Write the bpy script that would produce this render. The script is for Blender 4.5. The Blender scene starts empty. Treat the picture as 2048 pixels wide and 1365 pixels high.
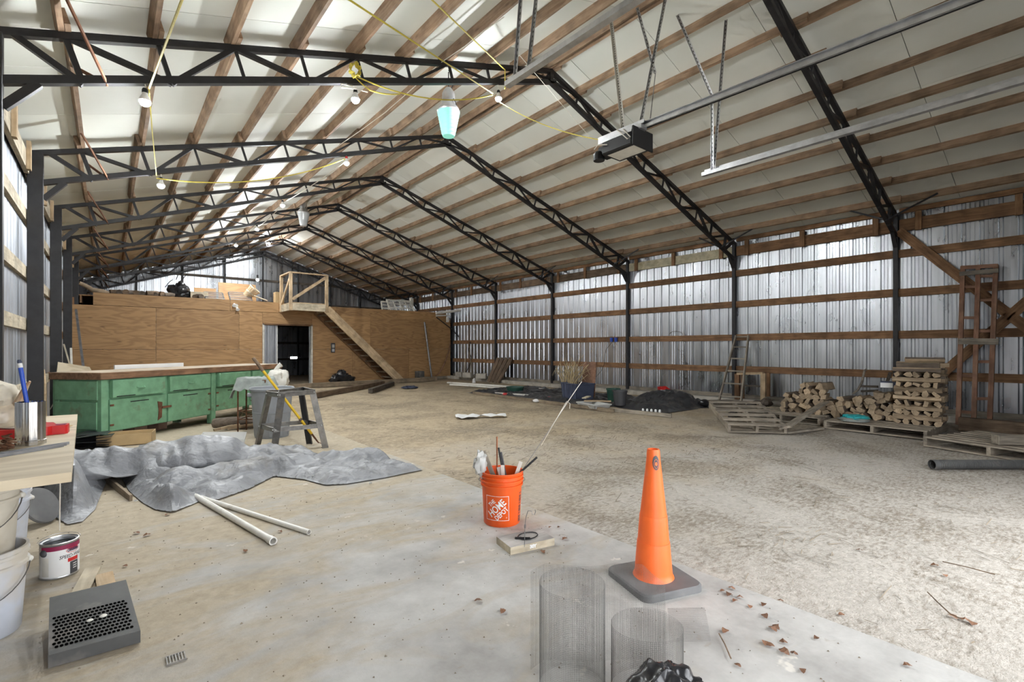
import bpy, math, random
from mathutils import Vector as V, Matrix as MX, noise as NZ
random.seed(7)
scn = bpy.context.scene
COL = scn.collection
# ---------------------------------------------------------------- camera
FPX, YAW, HOR, CAMZ = 973.06, math.radians(39.612), 697.3, 1.25
cd = bpy.data.cameras.new('camera'); cam = bpy.data.objects.new('camera', cd); COL.objects.link(cam)
cam.location = (0, 0, CAMZ); cam.rotation_euler = (math.pi/2, 0, -YAW)
cd.sensor_width = 36; cd.lens = 36*FPX/2048; cd.shift_y = (HOR-682.5)/2048; cd.clip_start = .05; cd.clip_end = 200
scn.camera = cam
# ---------------------------------------------------------------- sky (overcast daylight that comes in by the open doorway)
SKY = 3.5
w = bpy.data.worlds.new('sky'); scn.world = w; w.use_nodes = True
bg = w.node_tree.nodes['Background']; bg.inputs[0].default_value = (.93, .96, 1, 1); bg.inputs[1].default_value = SKY
BULB = 1050.0
# daylight enters by the open overhead doorway: a portal only guides the sampling, it gives no light of its own
pl = bpy.data.lights.new('doorway_portal', 'AREA'); pl.shape = 'RECTANGLE'; pl.size = 3.3; pl.size_y = 3.15; pl.cycles.is_portal = True
po = bpy.data.objects.new('doorway_portal', pl); COL.objects.link(po); po.location = (4.1, -.94, 1.57); po.rotation_euler = (-math.pi/2, 0, math.pi)
pl2 = bpy.data.lights.new('assumed_door_portal', 'AREA'); pl2.shape = 'RECTANGLE'; pl2.size = 2.2; pl2.size_y = 2.3; pl2.cycles.is_portal = True  # second doorway, unseen, assumed so that more daylight reaches the slab
po2 = bpy.data.objects.new('assumed_door_portal', pl2); COL.objects.link(po2); po2.location = (.8, -.94, 1.15); po2.rotation_euler = (-math.pi/2, 0, math.pi)
cy = scn.cycles
cy.max_bounces = 5; cy.diffuse_bounces = 4; cy.glossy_bounces = 2; cy.transmission_bounces = 4; cy.transparent_max_bounces = 6
cy.caustics_reflective = False; cy.caustics_refractive = False; cy.sample_clamp_indirect = 6; cy.use_adaptive_sampling = True; cy.adaptive_threshold = .08; cy.adaptive_min_samples = 12
# ---------------------------------------------------------------- exposure
vs = scn.view_settings; vs.view_transform = 'Standard'; vs.look = 'None'; vs.gamma = 1; vs.use_curve_mapping = False
vs.exposure = 1.14
# ---------------------------------------------------------------- pixel -> place helpers (a pixel is only a direction)
_c, _s = math.cos(YAW), math.sin(YAW)
def ray(u, v):
    a = (u-1024)/FPX; return V((a*_c+_s, -a*_s+_c, (HOR-v)/FPX))
EYE = V((0, 0, CAMZ))
def G(u, v, z=0.): d = ray(u, v); return EYE + d*((z-CAMZ)/d.z)
def onY(u, v, y): d = ray(u, v); return EYE + d*(y/d.y)
def onX(u, v, x): d = ray(u, v); return EYE + d*(x/d.x)
def onD(u, v, depth): return EYE + ray(u, v)*depth
# ---------------------------------------------------------------- building layout
BAY, Y0 = 3.05, 2.4276
def TY(k): return Y0+BAY*k
RIDGE, ZR, SL = 5.315, 5.62, .3125
XL, XR = -.84, 11.36            # inner faces of the two long walls' sheets
YF, YB = -.9, 24.05
def zchord(x): return ZR-SL*abs(x-RIDGE)
PUR = .125
def zroof(x): return zchord(x)+PUR
YP = 17.58                      # plywood partition
ZL = 2.73                       # loft deck
# ---------------------------------------------------------------- materials
MATS = {}
def nmat(name):
    m = bpy.data.materials.new(name); m.use_nodes = True; MATS[name] = m
    return m, m.node_tree, m.node_tree.nodes['Principled BSDF']
def nd(nt, t, **kw):
    n = nt.nodes.new(t)
    for k, v in kw.items():
        if k.startswith('i'): n.inputs[int(k[1:])].default_value = v
        else: setattr(n, k, v)
    return n
def lk(nt, a, b): nt.links.new(a, b)
def ramp(nt, fac, stops):
    r = nt.nodes.new('ShaderNodeValToRGB'); e = r.color_ramp.elements
    while len(e) < len(stops): e.new(.5)
    for x, (p, c) in zip(e, stops): x.position = p; x.color = (*c, 1)
    lk(nt, fac, r.inputs[0]); return r.outputs[0]
def coords(nt, scale=(1, 1, 1), rnd=True, space='Object'):
    tc = nd(nt, 'ShaderNodeTexCoord'); out = tc.outputs[space]
    if rnd:
        oi = nd(nt, 'ShaderNodeObjectInfo'); mu = nd(nt, 'ShaderNodeMath', operation='MULTIPLY', i1=37.); lk(nt, oi.outputs['Random'], mu.inputs[0])
        ad = nd(nt, 'ShaderNodeVectorMath', operation='ADD'); lk(nt, out, ad.inputs[0]); lk(nt, mu.outputs[0], ad.inputs[1]); out = ad.outputs[0]
    mp = nd(nt, 'ShaderNodeMapping'); mp.inputs['Scale'].default_value = scale; lk(nt, out, mp.inputs[0])
    return mp.outputs[0]
def nz(nt, vec, scale=5., detail=4., rough=.55, dist=0.):
    n = nd(nt, 'ShaderNodeTexNoise'); n.inputs['Scale'].default_value = scale; n.inputs['Detail'].default_value = detail
    n.inputs['Roughness'].default_value = rough; n.inputs['Distortion'].default_value = dist
    lk(nt, vec, n.inputs['Vector']); return n.outputs['Fac']
def bump(nt, p, h, strength=.3, dist=.02):
    b = nd(nt, 'ShaderNodeBump'); b.inputs['Strength'].default_value = strength; b.inputs['Distance'].default_value = dist
    lk(nt, h, b.inputs['Height']); lk(nt, b.outputs[0], p.inputs['Normal'])
def mix(nt, fac, a, b, mode='MIX'):
    m = nd(nt, 'ShaderNodeMix', data_type='RGBA', blend_type=mode)
    for x, i in ((fac, 0), (a, 6), (b, 7)):
        if isinstance(x, (int, float)): m.inputs[i].default_value = x
        elif isinstance(x, tuple): m.inputs[i].default_value = (*x, 1)
        else: lk(nt, x, m.inputs[i])
    return m.outputs[2]
def vary(nt, colr, amt=.25):
    oi = nd(nt, 'ShaderNodeObjectInfo'); mr = nd(nt, 'ShaderNodeMapRange'); mr.inputs[3].default_value = 1-amt; mr.inputs[4].default_value = 1+amt*.7
    lk(nt, oi.outputs['Random'], mr.inputs[0]); hs = nd(nt, 'ShaderNodeHueSaturation'); lk(nt, mr.outputs[0], hs.inputs['Value']); lk(nt, colr, hs.inputs['Color'])
    return hs.outputs[0]
def wood(name, dark, light, rough=.8, grain=14., amt=.2, knots=.5):
    m, nt, p = nmat(name)
    vec = coords(nt, (1.1, grain, grain)); n1 = nz(nt, vec, 2.2, 3, .6, .6)
    base = ramp(nt, n1, [(.3, dark), (.7, light)])
    v2 = coords(nt, (3, 3, 3)); n2 = nz(nt, v2, 1.4, 3)
    base = mix(nt, ramp(nt, n2, [(.35, (.62, .62, .62)), (.7, (1.12, 1.12, 1.12))]), (0, 0, 0), base)
    if knots:
        v3 = coords(nt, (2.4, 9, 9)); vo = nd(nt, 'ShaderNodeTexVoronoi'); vo.inputs['Scale'].default_value = 1.; lk(nt, v3, vo.inputs['Vector'])
        k = ramp(nt, vo.outputs['Distance'], [(.06, (.35, .3, .28)), (.16, (1, 1, 1))]); base = mix(nt, knots, base, mix(nt, 1., base, k, 'MULTIPLY'))
    lk(nt, vary(nt, base, amt), p.inputs['Base Color']); p.inputs['Roughness'].default_value = rough
    return m
def plain(name, c, rough=.5, metal=0., noise_amt=.12, scale=6., bmp=0., spec=.5, coat=0., amt=0., dirt=None, dirtlvl=.6):
    m, nt, p = nmat(name); vec = coords(nt); n = nz(nt, vec, scale, 3)
    a = tuple(x*(1-noise_amt) for x in c); b = tuple(min(1, x*(1+noise_amt)) for x in c)
    col = ramp(nt, n, [(.3, a), (.7, b)])
    if dirt:
        n2 = nz(nt, coords(nt), scale*.45, 4, .65); col = mix(nt, ramp(nt, n2, [(dirtlvl-.08, (0, 0, 0)), (dirtlvl+.1, (1, 1, 1))]), col, dirt)
    if amt: col = vary(nt, col, amt)
    lk(nt, col, p.inputs['Base Color']); p.inputs['Roughness'].default_value = rough; p.inputs['Metallic'].default_value = metal
    p.inputs['Specular IOR Level'].default_value = spec; p.inputs['Coat Weight'].default_value = coat
    if bmp: bump(nt, p, n, bmp, .01)
    return m
def emit(name, c, s):
    m, nt, p = nmat(name); p.inputs['Base Color'].default_value = (*c, 1); p.inputs['Emission Color'].default_value = (*c, 1); p.inputs['Emission Strength'].default_value = s
    return m
wood('w_purlin', (.27, .165, .1), (.46, .32, .21), amt=.22)
wood('w_girt', (.19, .095, .045), (.36, .2, .1), amt=.2)
wood('w_new', (.5, .35, .2), (.68, .52, .34), amt=.12)
wood('w_pale', (.5, .42, .3), (.7, .62, .47), amt=.12)
wood('w_grey', (.2, .17, .135), (.4, .35, .28), amt=.25)
wood('w_pallet', (.24, .2, .155), (.44, .38, .3), amt=.25)
wood('w_brown', (.13, .085, .055), (.27, .19, .125), amt=.25)
wood('w_beam', (.2, .15, .1), (.37, .29, .2), amt=.18)
wood('w_red', (.22, .1, .06), (.34, .2, .13), amt=.15)
wood('w_weather', (.42, .4, .37), (.58, .56, .53), amt=.1, knots=.2)
wood('w_dark', (.06, .05, .04), (.16, .13, .1), amt=.2)
wood('w_split', (.32, .23, .14), (.56, .43, .29), amt=.3, grain=22, knots=0)
wood('w_bark', (.1, .075, .055), (.24, .19, .15), amt=.3, grain=8, knots=0)
wood('w_top', (.16, .08, .04), (.36, .2, .11), amt=0, grain=10)
wood('w_topface', (.42, .34, .25), (.6, .5, .38), amt=0, grain=10)
def plymat(name, dark, light, ring=9., amt=.12):
    m, nt, p = nmat(name); vec = coords(nt, (.55, 2.6, 2.6)); n = nz(nt, vec, 1.15, 3, .5, .35)
    mu = nd(nt, 'ShaderNodeMath', operation='MULTIPLY', i1=ring*6.283); lk(nt, n, mu.inputs[0]); si = nd(nt, 'ShaderNodeMath', operation='SINE'); lk(nt, mu.outputs[0], si.inputs[0])
    mr = nd(nt, 'ShaderNodeMapRange', i1=-1.); lk(nt, si.outputs[0], mr.inputs[0])
    f = nz(nt, coords(nt, (2, 40, 40)), 2., 3); av = nd(nt, 'ShaderNodeMath', operation='MULTIPLY_ADD', i1=.55); lk(nt, mr.outputs[0], av.inputs[0])
    hf = nd(nt, 'ShaderNodeMath', operation='MULTIPLY', i1=.45); lk(nt, f, hf.inputs[0]); lk(nt, hf.outputs[0], av.inputs[2])
    col = ramp(nt, av.outputs[0], [(.1, dark), (.75, light)])
    vo = nd(nt, 'ShaderNodeTexVoronoi'); vo.inputs['Scale'].default_value = 1.; lk(nt, coords(nt, (1.3, 4, 4)), vo.inputs['Vector'])
    col = mix(nt, .6, col, mix(nt, 1., col, ramp(nt, vo.outputs['Distance'], [(.04, (.25, .2, .18)), (.1, (1, 1, 1))]), 'MULTIPLY'))
    lk(nt, vary(nt, col, amt), p.inputs['Base Color']); p.inputs['Roughness'].default_value = .6; return m
plymat('ply', (.33, .185, .08), (.46, .275, .125))
plymat('ply_dark', (.28, .155, .068), (.4, .235, .105))
plymat('ply_new', (.5, .4, .26), (.66, .56, .4), 6)
# galvanised sheet, weathered and streaked down the sheet
def sheetmat(name, c, lo, hi, metal=.85):
    m, nt, p = nmat(name); n = nz(nt, coords(nt, (7, 7, .35)), 2.2, 5, .65); n2 = nz(nt, coords(nt, (2.2, 2.2, 1.)), 1.5, 4); n3 = nz(nt, coords(nt, (40, 40, 40)), 2., 2)
    a = nd(nt, 'ShaderNodeMath', operation='ADD'); lk(nt, n, a.inputs[0]); lk(nt, n2, a.inputs[1]); b = nd(nt, 'ShaderNodeMath', operation='MULTIPLY', i1=.5); lk(nt, a.outputs[0], b.inputs[0])
    col = ramp(nt, b.outputs[0], [(.3, tuple(x*.78 for x in c)), (.68, tuple(min(1, x*1.15) for x in c))])
    lk(nt, col, p.inputs['Base Color']); p.inputs['Metallic'].default_value = metal
    mr = nd(nt, 'ShaderNodeMapRange', i1=.3, i2=.7, i3=lo, i4=hi); lk(nt, n2, mr.inputs[0]); lk(nt, mr.outputs[0], p.inputs['Roughness']); bump(nt, p, n3, .06, .004); return m
sheetmat('sheet', (.46, .475, .5), .25, .36, 1.)
sheetmat('sheet_left', (.5, .53, .58), .4, .55, .9)
plain('steel', (.022, .021, .023), .5, .0, .25, 9, spec=.4)
plain('steel_left', (.03, .028, .031), .55, 0, .25, 9)
plain('galv', (.62, .63, .65), .35, .9, .15, 12)
plain('galv_dark', (.24, .24, .25), .5, .7, .25, 12)
plain('alu', (.2, .19, .175), .5, .5, .3, 14, dirt=(.25, .22, .18))
def insmat():
    m, nt, p = nmat('insulation'); n = nz(nt, coords(nt, (1, 1, 1)), .7, 5, .6); n2 = nz(nt, coords(nt, (22, 22, 22)), 3., 3)
    col = ramp(nt, n, [(.3, (.77, .79, .73)), (.7, (.84, .86, .81))])
    sp = nz(nt, coords(nt), 9., 6, .75); col = mix(nt, ramp(nt, sp, [(.71, (0, 0, 0)), (.76, (.7, .7, .7))]), col, (.4, .37, .3))
    lk(nt, vary(nt, col, .07), p.inputs['Base Color']); p.inputs['Roughness'].default_value = .62; bump(nt, p, n2, .08, .004)
insmat()
def concmat():
    m, nt, p = nmat('concrete'); vec = coords(nt, (1, 1, 1), False)
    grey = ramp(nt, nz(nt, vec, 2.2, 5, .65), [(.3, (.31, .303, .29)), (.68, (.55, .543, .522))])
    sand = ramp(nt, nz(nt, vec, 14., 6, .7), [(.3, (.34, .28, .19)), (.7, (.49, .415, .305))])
    # sand film with drifting edges; its tan-to-grey gradient partly paints in warm and cool light
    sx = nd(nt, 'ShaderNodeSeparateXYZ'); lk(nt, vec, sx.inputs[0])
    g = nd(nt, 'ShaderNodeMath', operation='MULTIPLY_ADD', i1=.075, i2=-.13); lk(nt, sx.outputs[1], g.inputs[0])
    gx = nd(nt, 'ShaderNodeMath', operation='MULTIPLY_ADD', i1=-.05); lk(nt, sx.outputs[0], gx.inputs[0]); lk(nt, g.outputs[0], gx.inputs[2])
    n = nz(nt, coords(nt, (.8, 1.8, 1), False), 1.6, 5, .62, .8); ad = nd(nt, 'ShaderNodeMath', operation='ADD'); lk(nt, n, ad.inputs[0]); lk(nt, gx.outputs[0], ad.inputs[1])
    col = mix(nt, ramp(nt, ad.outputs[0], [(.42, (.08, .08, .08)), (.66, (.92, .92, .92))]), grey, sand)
    st = nz(nt, vec, 6., 4, .72); col = mix(nt, ramp(nt, st, [(.66, (0, 0, 0)), (.74, (.5, .5, .5))]), col, (.3, .25, .18))
    wh = nz(nt, coords(nt, (1.3, 1.3, 1), False), 3.1, 4, .7); col = mix(nt, ramp(nt, wh, [(.66, (0, 0, 0)), (.7, (.6, .6, .6))]), col, (.72, .68, .6))
    lk(nt, col, p.inputs['Base Color']); p.inputs['Roughness'].default_value = .85; bump(nt, p, nz(nt, vec, 45., 2, .7), .25, .006)
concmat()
def dirtmat():
    m, nt, p = nmat('dirt'); vec = coords(nt, (1, 1, 1), False)
    col = ramp(nt, nz(nt, vec, 9., 5, .72), [(.28, (.33, .26, .17)), (.72, (.54, .44, .305))])
    ash = ramp(nt, nz(nt, vec, 30., 3, .7), [(.3, (.375, .345, .3)), (.7, (.525, .485, .43))])
    sx = nd(nt, 'ShaderNodeSeparateXYZ'); lk(nt, vec, sx.inputs[0])
    g = nd(nt, 'ShaderNodeMath', operation='MULTIPLY_ADD', i1=-.13, i2=.62); lk(nt, sx.outputs[1], g.inputs[0])
    ad = nd(nt, 'ShaderNodeMath', operation='ADD'); lk(nt, g.outputs[0], ad.inputs[0]); lk(nt, nz(nt, vec, .9, 5, .6), ad.inputs[1])
    col = mix(nt, ramp(nt, ad.outputs[0], [(.35, (0, 0, 0)), (.85, (1, 1, 1))]), col, ash)
    pat = nz(nt, vec, .75, 4, .68, .5); fine = nz(nt, coords(nt, (16, 34, 1), False), 1., 4, .8)
    mu = nd(nt, 'ShaderNodeMath', operation='MULTIPLY'); lk(nt, pat, mu.inputs[0]); lk(nt, fine, mu.inputs[1])
    col = mix(nt, ramp(nt, mu.outputs[0], [(.225, (0, 0, 0)), (.34, (.85, .85, .85))]), col, (.2, .165, .12))
    lk(nt, col, p.inputs['Base Color']); p.inputs['Roughness'].default_value = .95
    bump(nt, p, nz(nt, vec, 26., 4, .75), .6, .02)
dirtmat()
plain('curb', (.45, .42, .37), .9, 0, .2, 5, .3, dirt=(.28, .25, .2))
plain('tarp', (.25, .255, .268), .42, 0, .2, 4, 0, dirt=(.2, .185, .16), dirtlvl=.64)
def crinkle():
    nt = MATS['tarp'].node_tree; p = nt.nodes['Principled BSDF']; vo = nd(nt, 'ShaderNodeTexVoronoi', feature='DISTANCE_TO_EDGE'); vo.inputs['Scale'].default_value = 1.
    v = coords(nt, (6.5, 9.5, 6.5)); n = nd(nt, 'ShaderNodeTexNoise'); n.inputs['Scale'].default_value = 2.; lk(nt, v, n.inputs[0]); ad = nd(nt, 'ShaderNodeVectorMath', operation='ADD'); lk(nt, v, ad.inputs[0]); lk(nt, n.outputs['Color'], ad.inputs[1]); lk(nt, ad.outputs[0], vo.inputs['Vector'])
    f = nz(nt, coords(nt), 5., 2, .5, 1.5); a2 = nd(nt, 'ShaderNodeMath', operation='ADD'); lk(nt, vo.outputs['Distance'], a2.inputs[0]); lk(nt, f, a2.inputs[1]); bump(nt, p, a2.outputs[0], .5, .03)
crinkle()
plain('tarp_black', (.035, .036, .04), .4, 0, .4, 8, .6, dirt=(.12, .11, .1), dirtlvl=.62)
plain('bag_black', (.02, .02, .022), .22, 0, .2, 8, .2)
plain('orange', (.78, .105, .012), .42, 0, .06, 8)
plain('orange_cone', (.9, .15, .025), .45, 0, .06, 8, dirt=(.75, .3, .2), dirtlvl=.66)
plain('rubber', (.14, .14, .14), .8, 0, .2, 6, dirt=(.25, .24, .22))
plain('black', (.008, .008, .009), .5)
plain('black_plastic', (.07, .07, .068), .6, 0, .15, 8, dirt=(.2, .18, .16), dirtlvl=.62)
plain('white', (.8, .8, .79), .5, 0, .05)
plain('white_old', (.66, .64, .58), .6, 0, .12, 9, dirt=(.4, .36, .28), dirtlvl=.66)
plain('pvc', (.74, .72, .67), .4, 0, .08, 9, dirt=(.5, .44, .36), dirtlvl=.66)
plain('green', (.17, .345, .205), .55, 0, .16, 9, .1, dirt=(.16, .13, .07), dirtlvl=.68)
plain('green_dark', (.02, .07, .05), .5, 0, .2)
plain('rust', (.16, .07, .035), .85, .2, .35, 14, .3)
plain('rag', (.3, .33, .31), .95, 0, .25, 8, .3)
plain('canvas', (.62, .57, .47), .95, 0, .15, 8, .3)
plain('grey_plastic', (.27, .285, .305), .55, 0, .1, 6, dirt=(.36, .33, .28), dirtlvl=.66)
plain('yellow', (.72, .46, .015), .5, 0, .1, 8, dirt=(.3, .22, .1), dirtlvl=.66)
plain('yellow_rope', (.72, .6, .1), .7, 0, .1, 40)
plain('string', (.7, .66, .58), .9, 0, .1, 30)
plain('clear', (.48, .48, .46), .35, 0, .05, 6)
plain('card', (.5, .36, .19), .85, 0, .1, 6)
plain('red', (.55, .02, .02), .38, 0, .08)
plain('blue', (.03, .09, .5), .45, 0, .08)
plain('blue_dark', (.05, .06, .1), .55, 0, .2)
plain('turquoise', (.03, .42, .45), .45, 0, .15)
plain('bucket_white', (.56, .59, .66), .5, 0, .12, 5, dirt=(.55, .5, .42), dirtlvl=.6)
plain('bucket_tan', (.52, .48, .4), .6, 0, .15, 6, dirt=(.35, .3, .22), dirtlvl=.62)
plain('burgundy', (.28, .02, .075), .4)
plain('void', (.003, .003, .003), 1., 0, 0, 5, spec=0.)
plain('charcoal', (.06, .06, .065), .5)
plain('chrome', (.55, .54, .53), .18, 1., .1, 10)
plain('wire', (.24, .235, .225), .45, .7, .1, 20)
plain('copper', (.35, .13, .06), .5, .3, .15)
plain('leaf', (.2, .1, .055), .8, 0, .35, 12, amt=.35)
plain('straw', (.22, .18, .13), .95, 0, .4, 6)
plain('reed', (.5, .4, .24), .9, 0, .3, 6)
plain('hook', (.3, .3, .3), .35, .9)
plain('brick', (.33, .2, .14), .9, 0, .2, 9, amt=.2)
plain('cellophane', (.62, .53, .41), .3, 0, .25, 7, .3, dirt=(.42, .2, .08), dirtlvl=.62)
plain('fiber', (.55, .51, .44), .9, 0, .12, 12, .2)
plain('stain_panel', (.5, .46, .33), .8, 0, .25, 7, dirt=(.3, .25, .15), dirtlvl=.58)
emit('bulb', (.95, .985, 1), BULB)
emit('bulb_loft', (.95, .985, 1), BULB*1.7)
emit('bulb_far', (1, .96, .88), 20.)
emit('mercury', (.3, .78, .65), .24)
emit('daylight', (.9, .95, 1), 2.)
def frost():
    m, nt, p = nmat('frost'); p.inputs['Base Color'].default_value = (.82, .85, .86, 1); p.inputs['Roughness'].default_value = .15
    p.inputs['Transmission Weight'].default_value = .5
frost()
def clearplastic():
    m, nt, p = nmat('clear_bin'); p.inputs['Base Color'].default_value = (.85, .86, .86, 1); p.inputs['Roughness'].default_value = .3; p.inputs['Alpha'].default_value = .55
clearplastic()
def glassmat():
    m, nt, p = nmat('pane'); p.inputs['Base Color'].default_value = (.9, .95, 1, 1); p.inputs['Roughness'].default_value = .02; p.inputs['Alpha'].default_value = .15
glassmat()
# ---------------------------------------------------------------- mesh builder
class MB:
    def __init__(s): s.v = []; s.f = []; s.mi = []
    def add(s, vs, fs, mi=0):
        o = len(s.v); s.v += [tuple(x) for x in vs]
        for f in fs: s.f.append(tuple(i+o for i in f)); s.mi.append(mi)
        return s
    def box(s, c, d, R=None, mi=0, ch=0.):
        c = V(c); h = V(d)/2
        if ch: 
            vs = []; 
            for sx in (-1, 1):
                for sy in (-1, 1):
                    for sz in (-1, 1):
                        for ax in range(3):
                            p = V((sx*h.x, sy*h.y, sz*h.z))
                            for q in range(3):
                                if q != ax: p[q] -= (sx, sy, sz)[q]*ch
                            vs.append(p)
            idx = lambda sx, sy, sz, ax: (((sx > 0)*2+(sy > 0))*2+(sz > 0))*3+ax
            fs = []
            for ax in range(3):
                o = [q for q in range(3) if q != ax]
                for sg in (-1, 1):
                    l = []
                    for a, b in ((-1, -1), (1, -1), (1, 1), (-1, 1)):
                        q = [0, 0, 0]; q[ax] = sg; q[o[0]] = a; q[o[1]] = b; l.append(idx(*q, ax))
                    fs.append(l)
            for ax in range(3):
                o = [q for q in range(3) if q != ax]
                for a in (-1, 1):
                    for b in (-1, 1):
                        q0 = [0, 0, 0]; q0[o[0]] = a; q0[o[1]] = b; q1 = q0[:]; q0[ax] = -1; q1[ax] = 1
                        fs.append((idx(*q0, o[0]), idx(*q1, o[0]), idx(*q1, o[1]), idx(*q0, o[1])))
            for sx in (-1, 1):
                for sy in (-1, 1):
                    for sz in (-1, 1): fs.append(tuple(idx(sx, sy, sz, a) for a in range(3)))
        else:
            vs = [V((x*h.x, y*h.y, z*h.z)) for x in (-1, 1) for y in (-1, 1) for z in (-1, 1)]
            fs = [(0, 1, 3, 2), (4, 6, 7, 5), (0, 4, 5, 1), (2, 3, 7, 6), (0, 2, 6, 4), (1, 5, 7, 3)]
        if R is not None: vs = [R @ p for p in vs]
        return s.add([p+c for p in vs], fs, mi)
    def bar(s, a, b, wd, th, up=(0, 0, 1), mi=0, ch=0.):
        a, b = V(a), V(b); R = axes(b-a, up); return s.box((a+b)/2, ((b-a).length, wd, th), R, mi, ch)
    def tube(s, pts, r, n=8, closed=False, caps=True, mi=0):
        pts = [V(p) for p in pts]; m = len(pts); rs = r if isinstance(r, (list, tuple)) else [r]*m
        prev = None; vs = []
        for i in range(m):
            if closed: t = pts[(i+1) % m]-pts[i-1]
            else: t = pts[min(i+1, m-1)]-pts[max(i-1, 0)]
            t = t.normalized() if t.length > 1e-9 else V((0, 0, 1))
            if prev is None: u = t.orthogonal().normalized()
            else:
                u = prev-t*prev.dot(t); u = u.normalized() if u.length > 1e-6 else t.orthogonal().normalized()
            prev = u; w2 = t.cross(u)
            for k in range(n):
                a = 2*math.pi*k/n; vs.append(pts[i]+(u*math.cos(a)+w2*math.sin(a))*rs[i])
        fs = []
        for i in range(m if closed else m-1):
            j = (i+1) % m
            for k in range(n): fs.append((i*n+k, i*n+(k+1) % n, j*n+(k+1) % n, j*n+k))
        if caps and not closed: fs += [tuple(range(n))[::-1], tuple((m-1)*n+k for k in range(n))]
        return s.add(vs, fs, mi)
    def lathe(s, prof, n=24, c=(0, 0, 0), R=None, mi=0, a0=0., a1=None, sx=1., sy=1.):
        c = V(c); full = a1 is None; span = 2*math.pi if full else a1-a0; cnt = n if full else n+1; vs = []
        for i in range(cnt):
            a = a0+span*i/n
            for r, z in prof:
                p = V((r*math.cos(a)*sx, r*math.sin(a)*sy, z)); vs.append((R @ p if R is not None else p)+c)
        L = len(prof); fs = []
        for i in range(n):
            j = (i+1) % cnt
            for k in range(L-1):
                q = []
                for x in (i*L+k, j*L+k, j*L+k+1, i*L+k+1):
                    q.append(x)
                fs.append(tuple(q))
        return s.add(vs, fs, mi)
    def sphere(s, c, r, n=12, m=8, R=None, mi=0, sc=(1, 1, 1)):
        return s.lathe([(max(1e-4, r*math.sin(math.pi*i/m)), -r*math.cos(math.pi*i/m)*sc[2]) for i in range(m+1)], n, c, R, mi, sx=sc[0], sy=sc[1])
    def prism(s, poly, z0, z1, M=None, mi=0):
        n = len(poly); vs = [V((x, y, z0)) for x, y in poly]+[V((x, y, z1)) for x, y in poly]
        if M is not None: vs = [M @ p for p in vs]
        return s.add(vs, [tuple(range(n))[::-1], tuple(range(n, 2*n))]+[(i, (i+1) % n, n+(i+1) % n, n+i) for i in range(n)], mi)
    def grid(s, fn, nu, nv, mi=0):
        vs = [fn(i/nu, j/nv) for i in range(nu+1) for j in range(nv+1)]
        return s.add(vs, [(i*(nv+1)+j, (i+1)*(nv+1)+j, (i+1)*(nv+1)+j+1, i*(nv+1)+j+1) for i in range(nu) for j in range(nv)], mi)
    def mesh(s, name, mats, smooth=False):
        me = bpy.data.meshes.new(name); me.from_pydata(s.v, [], s.f)
        for m in (mats if isinstance(mats, (list, tuple)) else [mats]): me.materials.append(MATS[m])
        me.polygons.foreach_set('material_index', s.mi)
        if smooth: me.polygons.foreach_set('use_smooth', [True]*len(s.f))
        me.update()
        import bmesh
        bm = bmesh.new(); bm.from_mesh(me); bmesh.ops.recalc_face_normals(bm, faces=bm.faces); bm.to_mesh(me); bm.free()
        if smooth and smooth != 'soft': me.set_sharp_from_angle(angle=math.radians(38 if smooth is True else smooth))
        return me
    def build(s, name, mats, parent=None, smooth=False, M=None, **tg):
        return link(name, s.mesh(name, mats, smooth), parent, M, **tg)
def axes(d, up=(0, 0, 1)):
    x = V(d).normalized(); up = V(up); y = up-x*up.dot(x)
    if y.length < 1e-5: y = x.orthogonal()
    y.normalize(); z = x.cross(y); return MX((x, y, z)).transposed()
WM = {}; CH = {}
def link(name, data, parent=None, M=None, label=None, cat=None, group=None, kind=None):
    o = bpy.data.objects.new(name, data); COL.objects.link(o); M = M if M is not None else MX.Identity(4)
    WM[o] = M
    if parent is not None: CH.setdefault(parent, []).append(o)
    if parent is not None: o.parent = parent; o.matrix_basis = WM[parent].inverted() @ M
    else: o.matrix_basis = M
    if label: o['label'] = label
    if cat: o['category'] = cat
    if group: o['group'] = group
    if kind: o['kind'] = kind
    return o
def T(p, R=None):
    m = MX.Translation(V(p)); return m @ R.to_4x4() if R is not None else m
def RZ(a): return MX.Rotation(a, 3, 'Z')
def thing(name, label, cat, loc=(0, 0, 0), rz=0., group=None, M=None):
    return link(name, None, None, M if M is not None else T(loc, RZ(rz)), label, cat, group)
def struct(name, loc=(0, 0, 0)): return link(name, None, None, T(loc), kind='structure')
BC = {}
def board(name, a, b, wd, th, mat, parent=None, up=(0, 0, 1), ch=0., **tg):
    """a straight timber or bar: local X runs along it, so grain follows it; equal ones share a mesh"""
    a, b = V(a), V(b); L = (b-a).length; key = (round(L, 3), round(wd, 4), round(th, 4), mat, ch)
    if key not in BC: BC[key] = MB().box((0, 0, 0), (L, wd, th), ch=ch).mesh(name, mat)
    return link(name, BC[key], parent, T((a+b)/2, axes(b-a, up)), **tg)
def copytree(o, M, label=None, group=None, parent=None):
    c = o.copy(); COL.objects.link(c); WM[c] = M; c.parent = parent
    c.matrix_basis = M if parent is None else WM[parent].inverted() @ M
    if label: c['label'] = label
    if group: c['group'] = group
    for ch in [x for x in CH.get(o, [])]: copytree(ch, M @ WM[o].inverted() @ WM[ch], parent=c)
    return c
def rnd(a, b): return random.uniform(a, b)
def sm(a, b, x): t = min(1, max(0, (x-a)/(b-a))); return t*t*(3-2*t)
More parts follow.
